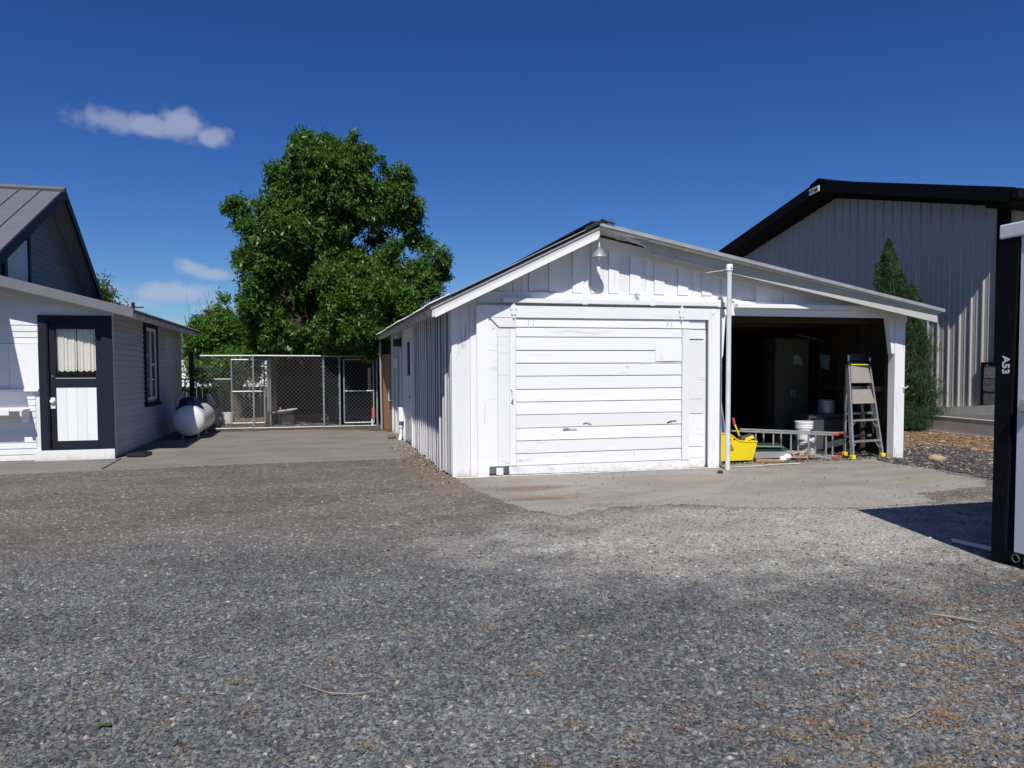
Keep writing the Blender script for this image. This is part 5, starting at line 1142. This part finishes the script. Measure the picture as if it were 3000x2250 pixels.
# ================================================================== VEGETATION
def leaves_mesh(name, cen, dirs, nrm, L_, W_, mat, parent, tint=None):
    n = len(cen); side = np.cross(dirs, nrm); side /= np.linalg.norm(side, axis=1)[:, None]+1e-9
    base = cen-dirs*L_[:, None]*.5; tip = cen+dirs*L_[:, None]*.5
    mid = cen-nrm*(L_*.08)[:, None]
    v = np.stack([base, mid+side*(W_*.5)[:, None], tip, mid-side*(W_*.5)[:, None]], 1).reshape(-1, 3)
    me = bpy.data.meshes.new(name); me.vertices.add(n*4); me.vertices.foreach_set('co', v.astype(np.float32).ravel())
    me.loops.add(n*4); me.loops.foreach_set('vertex_index', np.arange(n*4, dtype=np.int32))
    me.polygons.add(n); me.polygons.foreach_set('loop_start', np.arange(0, n*4, 4, dtype=np.int32))
    me.update(calc_edges=True)
    at = me.attributes.new('tint', 'FLOAT', 'FACE'); at.data.foreach_set('value', (tint if tint is not None else rng.random(n)).astype(np.float32))
    return link(name, me, mat, parent)
def unit(a): return a/(np.linalg.norm(a, axis=1)[:, None]+1e-9)
def blob_leaves(blobs, per_m2, L0, W0, droop=.45, shell=(.55, 1.06), twig=14, spread=.14, seed=1):
    r_ = np.random.default_rng(seed); C_, Dn, Nn, Ls, Ws, T = [], [], [], [], [], []
    for (bx, by, bz_, br) in blobs:
        nt_ = int(per_m2*4*math.pi*br*br/twig)+4
        d = unit(r_.normal(size=(nt_, 3))); rad = br*r_.uniform(shell[0], shell[1], nt_)**.8
        # lumpy outline: radius modulated by direction
        k = 1+.16*np.sin(d[:, 0]*7+bx*5)+.13*np.sin(d[:, 2]*8+by*3)+.10*np.sin(d[:, 1]*9+bz_*4)
        tc_ = np.array([bx, by, bz_])+d*(rad*k)[:, None]*np.array([1, 1, .95])
        tw = unit(d+np.array([0, 0, .15])+r_.normal(size=(nt_, 3))*.5); tt = r_.random(nt_)
        for j in range(twig):
            s_ = (j/twig-.3)*spread*2.2
            c = tc_+tw*s_+r_.normal(size=(nt_, 3))*spread*.42
            dd = unit(tw*.6+r_.normal(size=(nt_, 3))*.75+np.array([0, 0, -droop]))
            nn = unit(np.array([0, 0, 1.])+d*.35+r_.normal(size=(nt_, 3))*.55)
            C_.append(c); Dn.append(dd); Nn.append(nn); Ls.append(L0*r_.uniform(.6, 1.25, nt_)); Ws.append(W0*r_.uniform(.7, 1.25, nt_)); T.append(np.clip(tt*.6+r_.random(nt_)*.4, 0, 1))
    return [np.concatenate(q) for q in (C_, Dn, Nn, Ls, Ws, T)]
def clumpy(blobs, per, scale, seed, keep=.8):
    r_ = np.random.default_rng(seed); out = []
    for (x, y, z, r) in blobs:
        for _ in range(max(3, int(per*(r/.8)**2))):
            d = r_.normal(size=3); d /= np.linalg.norm(d); k = r*keep*r_.uniform(.8, 1.12)
            out.append((x+d[0]*k, y+d[1]*k, z+d[2]*k, r*scale*r_.uniform(.7, 1.2)))
    return out
def limb(mb, p, q, r0_, r1_, bend=.12, n=6, k=7):
    p, q = Vector(p), Vector(q); pts = []; L_ = (q-p).length
    o1, o2 = Vector([random.uniform(-1, 1) for _ in range(3)])*bend*L_, Vector([random.uniform(-1, 1) for _ in range(3)])*bend*L_*.6
    for i in range(n+1):
        t = i/n; pts.append(p.lerp(q, t)+o1*math.sin(math.pi*t)+o2*math.sin(2*math.pi*t))
    mb.tube(pts, [r0_+(r1_-r0_)*i/n for i in range(n+1)], k); return pts
BL = [(-0.06,21.50,7.35,0.74),(.62,21.7,7.35,.55),(-.75,21.6,6.95,.55),(2.45,21.9,6.25,.62),(1.3,21.5,6.3,.8),(0.15,21.20,6.64,1.0),(-0.73,21.70,6.35,0.80),(-1.92,22.10,5.97,0.52),(1.10,21.70,7.0,0.78),(2.29,21.80,6.91,0.50),(1.10,21.50,7.86,0.24),(1.84,22.00,6.37,0.72),(-0.97,20.90,5.13,0.92),(0.10,21.2,5.45,0.80),(2.72,22.30,5.71,0.52),(3.16,22.40,5.22,0.38),(-1.69,21.50,4.33,0.58),(-0.74,21.20,4.31,0.80),(0.73,20.60,3.93,0.82),(1.83,20.60,4.20,0.85),(3.30,21.20,4.50,0.60),(2.86,21.00,3.94,0.66),(-1.52,21.30,3.34,0.68),(0.10,22.60,3.31,0.60),(0.92,20.30,3.04,0.92),(1.92,20.20,3.26,0.85),(1.27,20.30,2.49,0.78),(0.30,20.90,2.45,0.55),(-1.41,21.90,2.59,0.58),(2.36,20.70,2.59,0.51),(1.81,22.90,5.69,0.45),(-1.2,23.0,5.0,.9),(.6,23.4,4.2,1.2),(.2,23.2,6.2,1.0),(2.3,23.0,3.6,.9),(-1.0,23.4,3.2,.9),(1.2,23.6,2.6,.9),(2.6,23.2,2.4,.8)]
tr = thing('ash_tree', 'big dark green leafy tree rising behind the chain-link fence', 'tree', (-1.27, 22.4, 0))
BL += [(-.95,21.3,2.95,.5),(-.45,21.2,2.45,.45),(-1.0,21.5,2.35,.42),(-.6,21.3,3.4,.45),(-.4,22.6,2.35,.5),(.4,22.6,2.3,.55),(1.2,22.4,2.25,.5),(2.0,22.2,2.2,.5),(-1.1,22.9,2.4,.5),(-.2,23.4,2.6,.6),(1.6,23.4,2.4,.6)]
BC = clumpy(BL, 13, .30, 4)
a_ = blob_leaves(BC, 640, .155, .046, .5, (.6, 1.12), 12, .10, seed=3)
core = blob_leaves([(x, y, z, r*.72) for x, y, z, r in BL], 330, .16, .06, .3, (.4, 1.0), 10, .14, seed=8)
a_ = [np.concatenate([p_, q_]) for p_, q_ in zip(a_, core)]
a_ = [q[(a_[0][:, 2] > 1.85+.15*np.sin(a_[0][:, 0]*4))] for q in a_]
leaves_mesh('crown', *a_[:5], LEAF, tr, a_[5])
g = MB(); limb(g, (-1.27, 22.4, -.05), (-1.22, 22.35, 1.9), .15, .125, .012, 8, 10); limb(g, (-1.22, 22.35, 1.88), (-.5, 22.3, 3.2), .125, .11, .03, 6, 10); limb(g, (-.5, 22.3, 3.18), (0.1, 21.8, 5.4), .11, .06, .05)
for q, rr in (((-1.6, 21.8, 4.6), .06), ((1.3, 21.6, 5.5), .07), ((2.4, 21.8, 5.4), .06), ((.2, 21.5, 7.2), .06), ((2.6, 21.3, 4.0), .05), ((-.8, 21.5, 6.2), .05), ((1.5, 21.0, 3.4), .05), ((-1.3, 21.6, 3.2), .05)):
    st_ = Vector((-.5, 22.3, 3.1)).lerp(Vector((.1, 21.8, 5.2)), random.uniform(0, .8)); pts = limb(g, st_, q, rr, .018, .10)
    for k in range(5):
        s0 = pts[random.randint(2, 5)]; e = Vector(q)+Vector([random.uniform(-.6, .6) for _ in range(3)]); limb(g, s0, e, .02, .006, .1, 4, 5)
g.build('trunk', BARK, tr, smooth=True)
g = MB()
for cx, cz, n_ in ((-.75, 3.55, 16), (-.45, 2.75, 20)):
    for k in range(n_):
        p = Vector((cx+random.uniform(-.1, .25), 20.75+random.uniform(-.1, .3), cz+random.uniform(-.2, .2))); a = random.uniform(0, 6.3); L_ = random.uniform(.2, .5)
        pts = limb(g, p, p+Vector((-.6*abs(math.cos(a)), random.uniform(-.2, .15), .8*math.sin(a)))*L_, .007, .003, .12, 5, 4)
        for j in (2, 3, 4): limb(g, pts[j], pts[j]+Vector([random.uniform(-.15, .15) for _ in range(3)]), .005, .003, .1, 3, 3)
g.build('dead_branches', DEADW, tr)
SH = [(-3.59,25.00,2.90,0.34),(-3.36,25.00,2.30,0.53),(-2.87,25.00,3.25,0.40),(-2.59,25.00,2.71,0.54),(-3.79,25.00,2.45,0.28),(-2.30,25.00,2.30,0.44),(-2.71,25.00,3.74,0.22),(-3.16,25.20,1.90,0.43),(-3.75,25.00,1.95,0.30),(-2.0,25,2.2,.5)]
t2 = thing('leafy_sapling', 'bright green bushy tree left of the big tree beside the house eave', 'tree', (-3.0, 25, 0))
SH += [(-3.1,24.8,2.7,.45),(-2.4,24.8,2.9,.4),(-2.75,24.9,3.0,.4),(-3.5,24.9,2.6,.4),(-2.2,24.9,2.6,.4),(-3.5,24.3,1.5,.35),(-3.0,24.3,1.45,.35),(-2.4,24.2,1.75,.4),(-1.9,24.4,2.0,.4),(-1.5,24.6,2.1,.4),(-1.6,24.8,2.5,.5),(-3.3,24.8,1.6,.4),(-2.6,24.6,1.75,.5),(-2.1,24.6,1.6,.45)]
a_ = blob_leaves(clumpy(SH, 34, .46, 6, .62), 460, .14, .038, .2, twig=12, spread=.12, seed=5); leaves_mesh('crown', *a_[:5], LEAF2, t2, a_[5])
g = MB()
for k in range(7): limb(g, (-3.0+random.uniform(-.3, .3), 25, 0), (-3.1+random.uniform(-.8, .8), 25, 2.6+random.uniform(-.4, .8)), .04, .01, .05)
for k in range(7): x = random.uniform(-3.8, -2.6); limb(g, (x, 25, 2.8), (x+random.uniform(-.25, .2), 25, 3.6+random.uniform(0, .45)), .007, .003, .05, 4, 4)
g.build('trunk', BARK, t2, smooth=True)
# trees peeping behind the house roof, and beyond the alley
def fartree(name, label, blobs, mat, base, seed, dens=60, L0=.3, W0=.12):
    t = thing(name, label, 'tree', (*base, 0)); a_ = blob_leaves(blobs, dens, L0, W0, .2, spread=.3, seed=seed); leaves_mesh('crown', *a_[:5], mat, t, a_[5])
    g = MB(); z = min(b[2] for b in blobs); limb(g, (*base, 0), (blobs[0][0], blobs[0][1], z+.5), .18, .10, .03)
    for b in blobs: limb(g, (*base, z*.7), b[:3], .08, .03, .05)
    g.build('trunk', BARK, t, smooth=True)
fartree('distant_tree', 'olive green tree top peeping out behind the house gable', [(-10.15, 40, 5.2, .80), (-9.95, 40, 4.5, .80), (-11.2, 40, 5.0, 1.1)], LEAFD, (-10.8, 40), 11, 110, .22, .09)
fartree('distant_tree', 'low shaded tree beyond the white building on the left', [(-10, 54, 1.7, 1.8), (-7, 54, 1.9, 1.7), (-4, 54, 1.8, 1.8), (-1.5, 54, 1.7, 1.7)], LEAFD, (-6, 54), 12)
# understory shrubs, shade masses behind the kennel
fartree('shrub', 'dark leafy shrub under the big tree behind the propane tank', [(-2.4, 24.6, 1.45, .40), (-1.8, 24.8, 1.6, .45), (-3.3, 24.6, 1.35, .35), (-2.9, 24.9, 1.6, .4)], LEAF, (-2.4, 24.7), 13, 260, .12, .05)
# juniper
jn = thing('juniper', 'tall narrow green juniper between the shed and the metal building', 'conifer', (13.85, 15.3, 0))
r_ = np.random.default_rng(21); C_, Dn, Nn, Ls, Ws, T = [], [], [], [], [], []
for (cx, cy, z0, z1, rm) in ((13.52, 15.5, .15, 4.62, .60), (13.70, 15.3, .1, 3.85, .55), (13.95, 15.2, .1, 3.5, .62), (14.12, 15.35, .15, 2.75, .60), (13.28, 15.3, .1, 3.0, .42)):
    n = int(46000*rm*(z1-z0)/4/.7); z = z0+(z1-z0)*r_.random(n)**1.05; f = (z-z0)/(z1-z0)
    rad = rm*np.clip(1-f, 0, 1)**.55*np.clip(.62+f*5, 0, 1)*(.9+.1*np.sin(f*24)); a = r_.random(n)*2*math.pi
    rad = rad*(1+.24*np.sin(a*3+z*5)+.20*np.sin(a*8-z*9)+.12*np.sin(z*17+a)); u = r_.uniform(.5, 1.04, n)+.42*(r_.random(n)**7)
    c = np.stack([cx+rad*u*np.cos(a), cy+rad*u*np.sin(a), z+.02*r_.normal(size=n)], 1)
    out = np.stack([np.cos(a), np.sin(a), np.zeros(n)], 1)
    dd = unit(out*.55+np.array([0, 0, .85])+r_.normal(size=(n, 3))*.38)
    C_.append(c); Dn.append(dd); Nn.append(unit(out+r_.normal(size=(n, 3))*.5)); Ls.append(r_.uniform(.06, .17, n)); Ws.append(r_.uniform(.008, .019, n))
    T.append(np.clip(.5+.3*np.sin(a*5+z*3)+r_.normal(size=n)*.2, 0, 1))
C_, Dn, Nn, Ls, Ws, T = [np.concatenate(q) for q in (C_, Dn, Nn, Ls, Ws, T)]
leaves_mesh('foliage', C_, Dn, Nn, Ls, Ws, LEAFJ, jn, T)
g = MB(); limb(g, (13.75, 15.4, 0), (13.65, 15.5, 4.2), .08, .01, .02); limb(g, (13.85, 15.3, 0), (13.98, 15.1, 3.8), .06, .01, .02)
for k in range(60):
    z = random.uniform(.3, 3.6); a = random.uniform(0, 6.28); rr = .5*(1-z/4.6)+.08; limb(g, (13.8, 15.3, z-.2), (13.8+rr*math.cos(a), 15.3+rr*math.sin(a), z+.25), .015, .005, .05, 3, 4)
g.build('trunk', BARK, jn)

# ================================================================== LOOSE STONES AND LITTER
def stones(name, label, cat, region, n, smin, smax, mat, z=0.0, flat=.6, seed=1, kind='stuff'):
    r_ = np.random.default_rng(seed); import bmesh
    bm = bmesh.new(); bmesh.ops.create_icosphere(bm, subdivisions=1, radius=1); bv = np.array([v.co[:] for v in bm.verts]); bf_ = np.array([[v.index for v in f.verts] for f in bm.faces]); bm.free()
    P = []; 
    while len(P) < n:
        p = region(r_)
        if p is not None: P.append(p)
    V = []; F = []; T = []
    for i, p in enumerate(P):
        s_ = smin+(smax-smin)*r_.random()**2.5; q = bv*(1+.3*r_.normal(size=(len(bv), 1))*.6)*s_*np.array([1, r_.uniform(.6, 1), flat*r_.uniform(.6, 1)])
        a = r_.random()*6.28; ca, sa = math.cos(a), math.sin(a); q = q@np.array([[ca, sa, 0], [-sa, ca, 0], [0, 0, 1]])
        V.append(q+np.array([p[0], p[1], z+s_*flat*.45])); F.append(bf_+i*len(bv)); T += [r_.random()]*len(bf_)
    me = bpy.data.meshes.new(name); me.from_pydata(np.concatenate(V).tolist(), [], np.concatenate(F).tolist())
    at = me.attributes.new('tint', 'FLOAT', 'FACE'); at.data.foreach_set('value', T)
    o = link(name, me, mat); tag(o, label, cat, kind=kind); return o
def rockmat(name, stops):
    mt, n, b = M_(name); at = n.new('ShaderNodeAttribute', attribute_name='tint').outputs['Fac']
    n.put(b.inputs['Base Color'], n.mix(n.math('MULTIPLY', n.noise(pos(n), 60, 3, .6), .3), n.colramp(at, stops), (.05, .05, .05))); b.inputs['Roughness'].default_value = .85; return mt
LAVAS = rockmat('dark_rocks', [(0, (.03, .03, .034)), (.45, (.075, .073, .076)), (.7, (.13, .10, .07)), (.88, (.18, .16, .14)), (1, (.48, .44, .38))])
CHIPS = rockmat('chips', [(0, (.09, .055, .03)), (.4, (.24, .15, .075)), (.8, (.36, .24, .13)), (1, (.52, .40, .25))])
GRITS = rockmat('grit', [(0, (.03, .03, .03)), (.5, (.09, .085, .08)), (.9, (.22, .20, .18)), (1, (.5, .47, .42))])
stones('crushed_rock', 'dark crushed rock scattered beside the right shed post', 'rock', lambda r: (lambda x, y: (x, y) if 9.0+.3*math.sin(y*3) < x else None)(r.uniform(8.9, 11.8), r.uniform(8.0, 12.2)), 7000, .006, .034, LAVAS, .012, .7, 5)
stones('bark_chips', 'orange-brown bark chips covering the bed below the juniper', 'mulch', lambda r: (lambda x, y: (x, y) if y > 11.6+.3*math.sin(x*4) or x > 11.1 else None)(r.uniform(9.7, 14.2), r.uniform(8.5, 17)), 5200, .012, .06, CHIPS, .01, .3, 6)
def on_apron(r):
    x, y = r.uniform(2.0, 8.7), 10.4-abs(r.normal())*1.6
    return (x, y) if y > 7.0 else None
stones('slab_grit', 'dark grit and pebbles strewn over the concrete apron', 'grit', on_apron, 420, .003, .013, GRITS, .014, .6, 7)
stones('shed_litter', 'dirt clods and chips along the threshold of the open bay', 'litter', lambda r: (r.uniform(6.2, 9.5), 10.62+abs(r.normal())*.16), 620, .006, .028, rockmat('litter', [(0, (.05, .035, .02)), (.5, (.16, .12, .08)), (.85, (.30, .24, .18)), (1, (.6, .57, .5))]), .016, .5, 8)
stones('wall_foot_litter', 'brown litter and pale pebbles along the foot of the shed side wall', 'litter', lambda r: (lambda y: (1.86-abs(r.normal())*.22, y))(r.uniform(9.8, 15.5)), 900, .005, .024, rockmat('needles', [(0, (.06, .04, .03)), (.5, (.18, .13, .09)), (.85, (.36, .29, .2)), (1, (.62, .58, .5))]), .005, .5, 9)
stones('yard_litter', 'clods and twigs on the dirt inside the kennel', 'litter', lambda r: (r.uniform(-3.4, 2), r.uniform(20.4, 24.2)), 700, .01, .045, rockmat('yardlit', [(0, (.06, .04, .03)), (.5, (.16, .11, .08)), (.85, (.26, .2, .15)), (1, (.6, .58, .52))]), .01, .5, 10)
EDGE = [(-4.6, 12.70), (-3.0, 12.78), (-1.9, 13.0), (-.6, 13.02), (.5, 13.05), (1.45, 13.05)]
AP_E = [(1.9, 10.25), (1.93, 9.5), (2.06, 8.6), (2.3, 7.75), (2.5, 7.45), (2.85, 7.62), (3.3, 7.78), (4.0, 7.72), (4.6, 7.35), (5.6, 7.0), (6.9, 7.05), (7.1, 7.6), (7.7, 7.7), (8.3, 7.8), (8.8, 8.2), (8.85, 8.8), (9.0, 9.4)]
def along(E, w):
    def f(r):
        i = r.integers(0, len(E)-1); t = r.random(); a, b_ = E[i], E[i+1]
        return (a[0]+(b_[0]-a[0])*t+r.normal()*w, a[1]+(b_[1]-a[1])*t+r.normal()*w)
    return f
EDG = rockmat('edge_grit', [(0, (.13, .125, .11)), (.4, (.24, .225, .20)), (.8, (.33, .31, .28)), (.95, (.36, .34, .30)), (1, (.6, .57, .52))])
stones('edge_gravel', 'fine gravel spilling over the ragged edge of the shed apron', 'gravel', along(AP_E, .16), 11000, .003, .010, EDG, .003, .5, 12)
stones('edge_gravel', 'fine gravel along the front edge of the alley concrete', 'gravel', along(EDGE, .08), 5200, .003, .010, EDG, .003, .5, 13)
def rock(name, label, x, y, s, mat, z=0.0, seed=1, flat=.6, sy=.7):
    r_ = np.random.default_rng(seed); import bmesh
    bm = bmesh.new(); bmesh.ops.create_icosphere(bm, subdivisions=3, radius=1)
    for v in bm.verts:
        d = v.co.normalized(); k = 1+.10*math.sin(d.x*3+seed)+.08*math.sin(d.y*5+seed*2)+.05*math.sin(d.z*9+d.x*7); v.co = Vector((d.x*k*s, d.y*k*s*sy, d.z*k*s*flat))+Vector((x, y, z+s*flat*.55))
    me = bpy.data.meshes.new(name); bm.to_mesh(me); bm.free(); return tag(link(name, me, mat, None, True), label, 'rock')
rock('rock', 'tan oblong rock on the dark rock bed right of the shed', 9.72, 9.98, .15, plain('tan_rock', (.40, .31, .19), .8, var=.3, bmp=.4), .02, 3, .5)
rock('rock', 'small dark rock on the gravel near the right edge of the dirt patch', 8.55, 7.55, .06, LAVAS, .0, 4)
rock('rock', 'grey-brown stone on the gravel below the container', 4.90, 4.17, .055, plain('brown_rock', (.17, .15, .12), .8, var=.3), .0, 5, .55)
rock('rock', 'black lump on the concrete near the foot of the white pipe', 5.72, 9.85, .045, LAVAS, .01, 6, .6)
rock('rock', 'brown stone at the foot of the shed side wall by the conduit', 1.62, 16.9, .10, plain('wallrock', (.16, .12, .08), .85, var=.3), .01, 8)
def twig(label, pts, r):
    g = MB(); g.tube(pts, [r*.6]+[r]*(len(pts)-2)+[r*.4], 6); return tag(g.build('twig', TWIGM, smooth=True), label, 'twig')
twig('pale thick stick on the gravel in the right foreground', [(3.66, 3.80, .02), (3.72, 3.72, .025), (3.78, 3.66, .022), (3.85, 3.58, .02)], .009)
twig('long thin curved twig on the gravel left of centre in the foreground', [(-.10, 3.75, .02), (-.02, 3.66, .022), (.04, 3.60, .022), (.14, 3.565, .02), (.26, 3.56, .022)], .0026)
twig('thin twig on the gravel at the bottom right', [(2.41, 2.70, .02), (2.50, 2.69, .02), (2.57, 2.72, .022), (2.62, 2.74, .02)], .0028)
twig('slight curved twig right of centre at the bottom', [(2.0, 2.95, .02), (2.08, 2.90, .02), (2.17, 2.90, .02)], .0018)
for k in range(26):
    pass
g = MB(); g.prism([(-.955, 3.52, .016), (-.925, 3.512, .020), (-.90, 3.535, .024), (-.93, 3.548, .018)], (0, 0, .0015)); g.prism([(-.925, 3.53, .022), (-.885, 3.525, .016), (-.89, 3.552, .018)], (0, 0, .0015)); tag(g.build('green_leaf', plain('fresh_leaf', (.06, .10, .02), .6)), 'small green leaf lying on the gravel at the lower left', 'leaf')
# dry straw tufts and needles in the gravel
r_ = np.random.default_rng(31); n = 9000; ctr = []
while len(ctr) < 330:
    x, y = r_.uniform(-1.5, 4.4), r_.uniform(2.2, 4.6)
    if r_.random() < .05+.95*max(0, min(1, (x-.2)/2.0-(y-2.45)/1.15)): ctr.append((x, y))
ctr = np.array(ctr); ii = r_.integers(0, len(ctr), n); cc_ = np.concatenate([ctr[ii]+r_.normal(size=(n, 2))*.03, r_.uniform(.012, .026, (n, 1))], 1)
dd = unit(np.concatenate([r_.normal(size=(n, 2)), r_.normal(size=(n, 1))*.25], 1)); nn = unit(np.array([0, 0, 1.])+r_.normal(size=(n, 3))*.2)
STRAW = plain('dry_straw', (.34, .19, .06), .85, tint=.4, var=.2)
o = leaves_mesh('dry_needles', cc_, dd, nn, r_.uniform(.012, .036, n), r_.uniform(.0016, .0042, n), STRAW, None); tag(o, 'clumps of dry orange needles among the gravel', 'needles', kind='stuff')

# loose gravel: one object of scattered stones
def inpoly(x, y, P):
    c = False; j = len(P)-1
    for i in range(len(P)):
        if (P[i][1] > y) != (P[j][1] > y) and x < (P[j][0]-P[i][0])*(y-P[i][1])/(P[j][1]-P[i][1])+P[i][0]: c = not c
        j = i
    return c
APR = [(1.9, 10.5), (1.95, 9.6), (2.1, 8.6), (2.3, 7.75), (2.5, 7.5), (2.9, 7.66), (3.4, 7.8), (4.0, 7.75), (4.6, 7.4), (5.6, 7.05), (6.9, 7.1), (7.1, 7.6), (8.8, 7.8), (9.2, 10.5)]
gm = bpy.data.meshes.new('gravel'); st_ = .22; xs_ = np.arange(-4.6, 8.4, st_); ys_ = np.arange(2.0, 10.6, st_)
vv = [(x, y, .001) for y in ys_ for x in xs_]; nx = len(xs_); ff = []; 
def dens(x, y):
    if inpoly(x, y, APR): return 10
    if x > 5.18 and y < 4.9: return 0
    d_ = math.hypot(x, y); az_ = math.degrees(math.atan2(x, y))-14.6
    if abs(az_) > 39: return 0
    return 3100*max(0, min(1, (8.0-d_)/4.6))**1.1+150
for j in range(len(ys_)-1):
    for i in range(nx-1): ff.append((j*nx+i, j*nx+i+1, (j+1)*nx+i+1, (j+1)*nx+i))
gm.from_pydata(vv, [], ff); at = gm.attributes.new('dens', 'FLOAT', 'POINT'); at.data.foreach_set('value', [dens(x, y) for x, y, _ in vv])
go = link('gravel', gm, STONE); tag(go, 'loose crushed stones covering the yard in the foreground', 'gravel', kind='stuff')
ng = bpy.data.node_groups.new('scatter_stones', 'GeometryNodeTree')
ng.interface.new_socket('Geometry', in_out='INPUT', socket_type='NodeSocketGeometry'); ng.interface.new_socket('Geometry', in_out='OUTPUT', socket_type='NodeSocketGeometry')
N = ng.nodes; Lk = ng.links
gi, gout = N.new('NodeGroupInput'), N.new('NodeGroupOutput')
na = N.new('GeometryNodeInputNamedAttribute'); na.data_type = 'FLOAT'; na.inputs[0].default_value = 'dens'
dp = N.new('GeometryNodeDistributePointsOnFaces'); Lk.new(gi.outputs[0], dp.inputs['Mesh']); Lk.new(na.outputs[0], dp.inputs['Density'])
ic = N.new('GeometryNodeMeshIcoSphere'); ic.inputs['Radius'].default_value = 1; ic.inputs['Subdivisions'].default_value = 2
sp_ = N.new('GeometryNodeSetPosition'); Lk.new(ic.outputs[0], sp_.inputs[0])
nzn = N.new('ShaderNodeTexNoise'); nzn.inputs['Scale'].default_value = 1.3; nzn.inputs['Detail'].default_value = 1
vm = N.new('ShaderNodeVectorMath'); vm.operation = 'SUBTRACT'; Lk.new(nzn.outputs[1], vm.inputs[0]); vm.inputs[1].default_value = (.5, .5, .5)
vs_ = N.new('ShaderNodeVectorMath'); vs_.operation = 'SCALE'; Lk.new(vm.outputs[0], vs_.inputs[0]); vs_.inputs['Scale'].default_value = 1.5; Lk.new(vs_.outputs[0], sp_.inputs['Offset'])
sm = N.new('GeometryNodeSetMaterial'); sm.inputs['Material'].default_value = STONE; Lk.new(sp_.outputs[0], sm.inputs[0])
rr = N.new('FunctionNodeRandomValue'); rr.data_type = 'FLOAT_VECTOR'; rr.inputs[0].default_value = (-.5, -.5, 0); rr.inputs[1].default_value = (.5, .5, 6.283)
rs1 = N.new('FunctionNodeRandomValue'); rs1.data_type = 'FLOAT'; rs1.inputs[2].default_value = .0; rs1.inputs[3].default_value = 1; rs1.inputs['Seed'].default_value = 5
pw = N.new('ShaderNodeMath'); pw.operation = 'POWER'; Lk.new(rs1.outputs[1], pw.inputs[0]); pw.inputs[1].default_value = 3.0
ml = N.new('ShaderNodeMath'); ml.operation = 'MULTIPLY_ADD'; Lk.new(pw.outputs[0], ml.inputs[0]); ml.inputs[1].default_value = .0110; ml.inputs[2].default_value = .0046
rv = N.new('FunctionNodeRandomValue'); rv.data_type = 'FLOAT_VECTOR'; rv.inputs[0].default_value = (.75, .6, .4); rv.inputs[1].default_value = (1.3, 1.0, .75); rv.inputs['Seed'].default_value = 9
sc = N.new('ShaderNodeVectorMath'); sc.operation = 'SCALE'; Lk.new(rv.outputs[0], sc.inputs[0]); Lk.new(ml.outputs[0], sc.inputs['Scale'])
ip = N.new('GeometryNodeInstanceOnPoints'); Lk.new(dp.outputs[0], ip.inputs['Points']); Lk.new(sm.outputs[0], ip.inputs['Instance']); Lk.new(rr.outputs[0], ip.inputs['Rotation']); Lk.new(sc.outputs[0], ip.inputs['Scale'])
Lk.new(ip.outputs[0], gout.inputs[0])
md = go.modifiers.new('scatter', 'NODES'); md.node_group = ng

for o in list(COL.objects):
    if o.parent is None and 'label' in o:
        n_ = o.name.split('.')[0]
        gname = {'chain_link_gate': 'chain-link kennel gates', 'extension_ladder': 'ladder sections lying in the bay', 'white_pail': 'white plastic pails', 'concrete_block': 'stacked concrete blocks', 'twig': 'twigs on the gravel', 'rock': 'loose single rocks', 'distant_tree': 'far trees'}.get(n_)
        if gname: o['group'] = gname
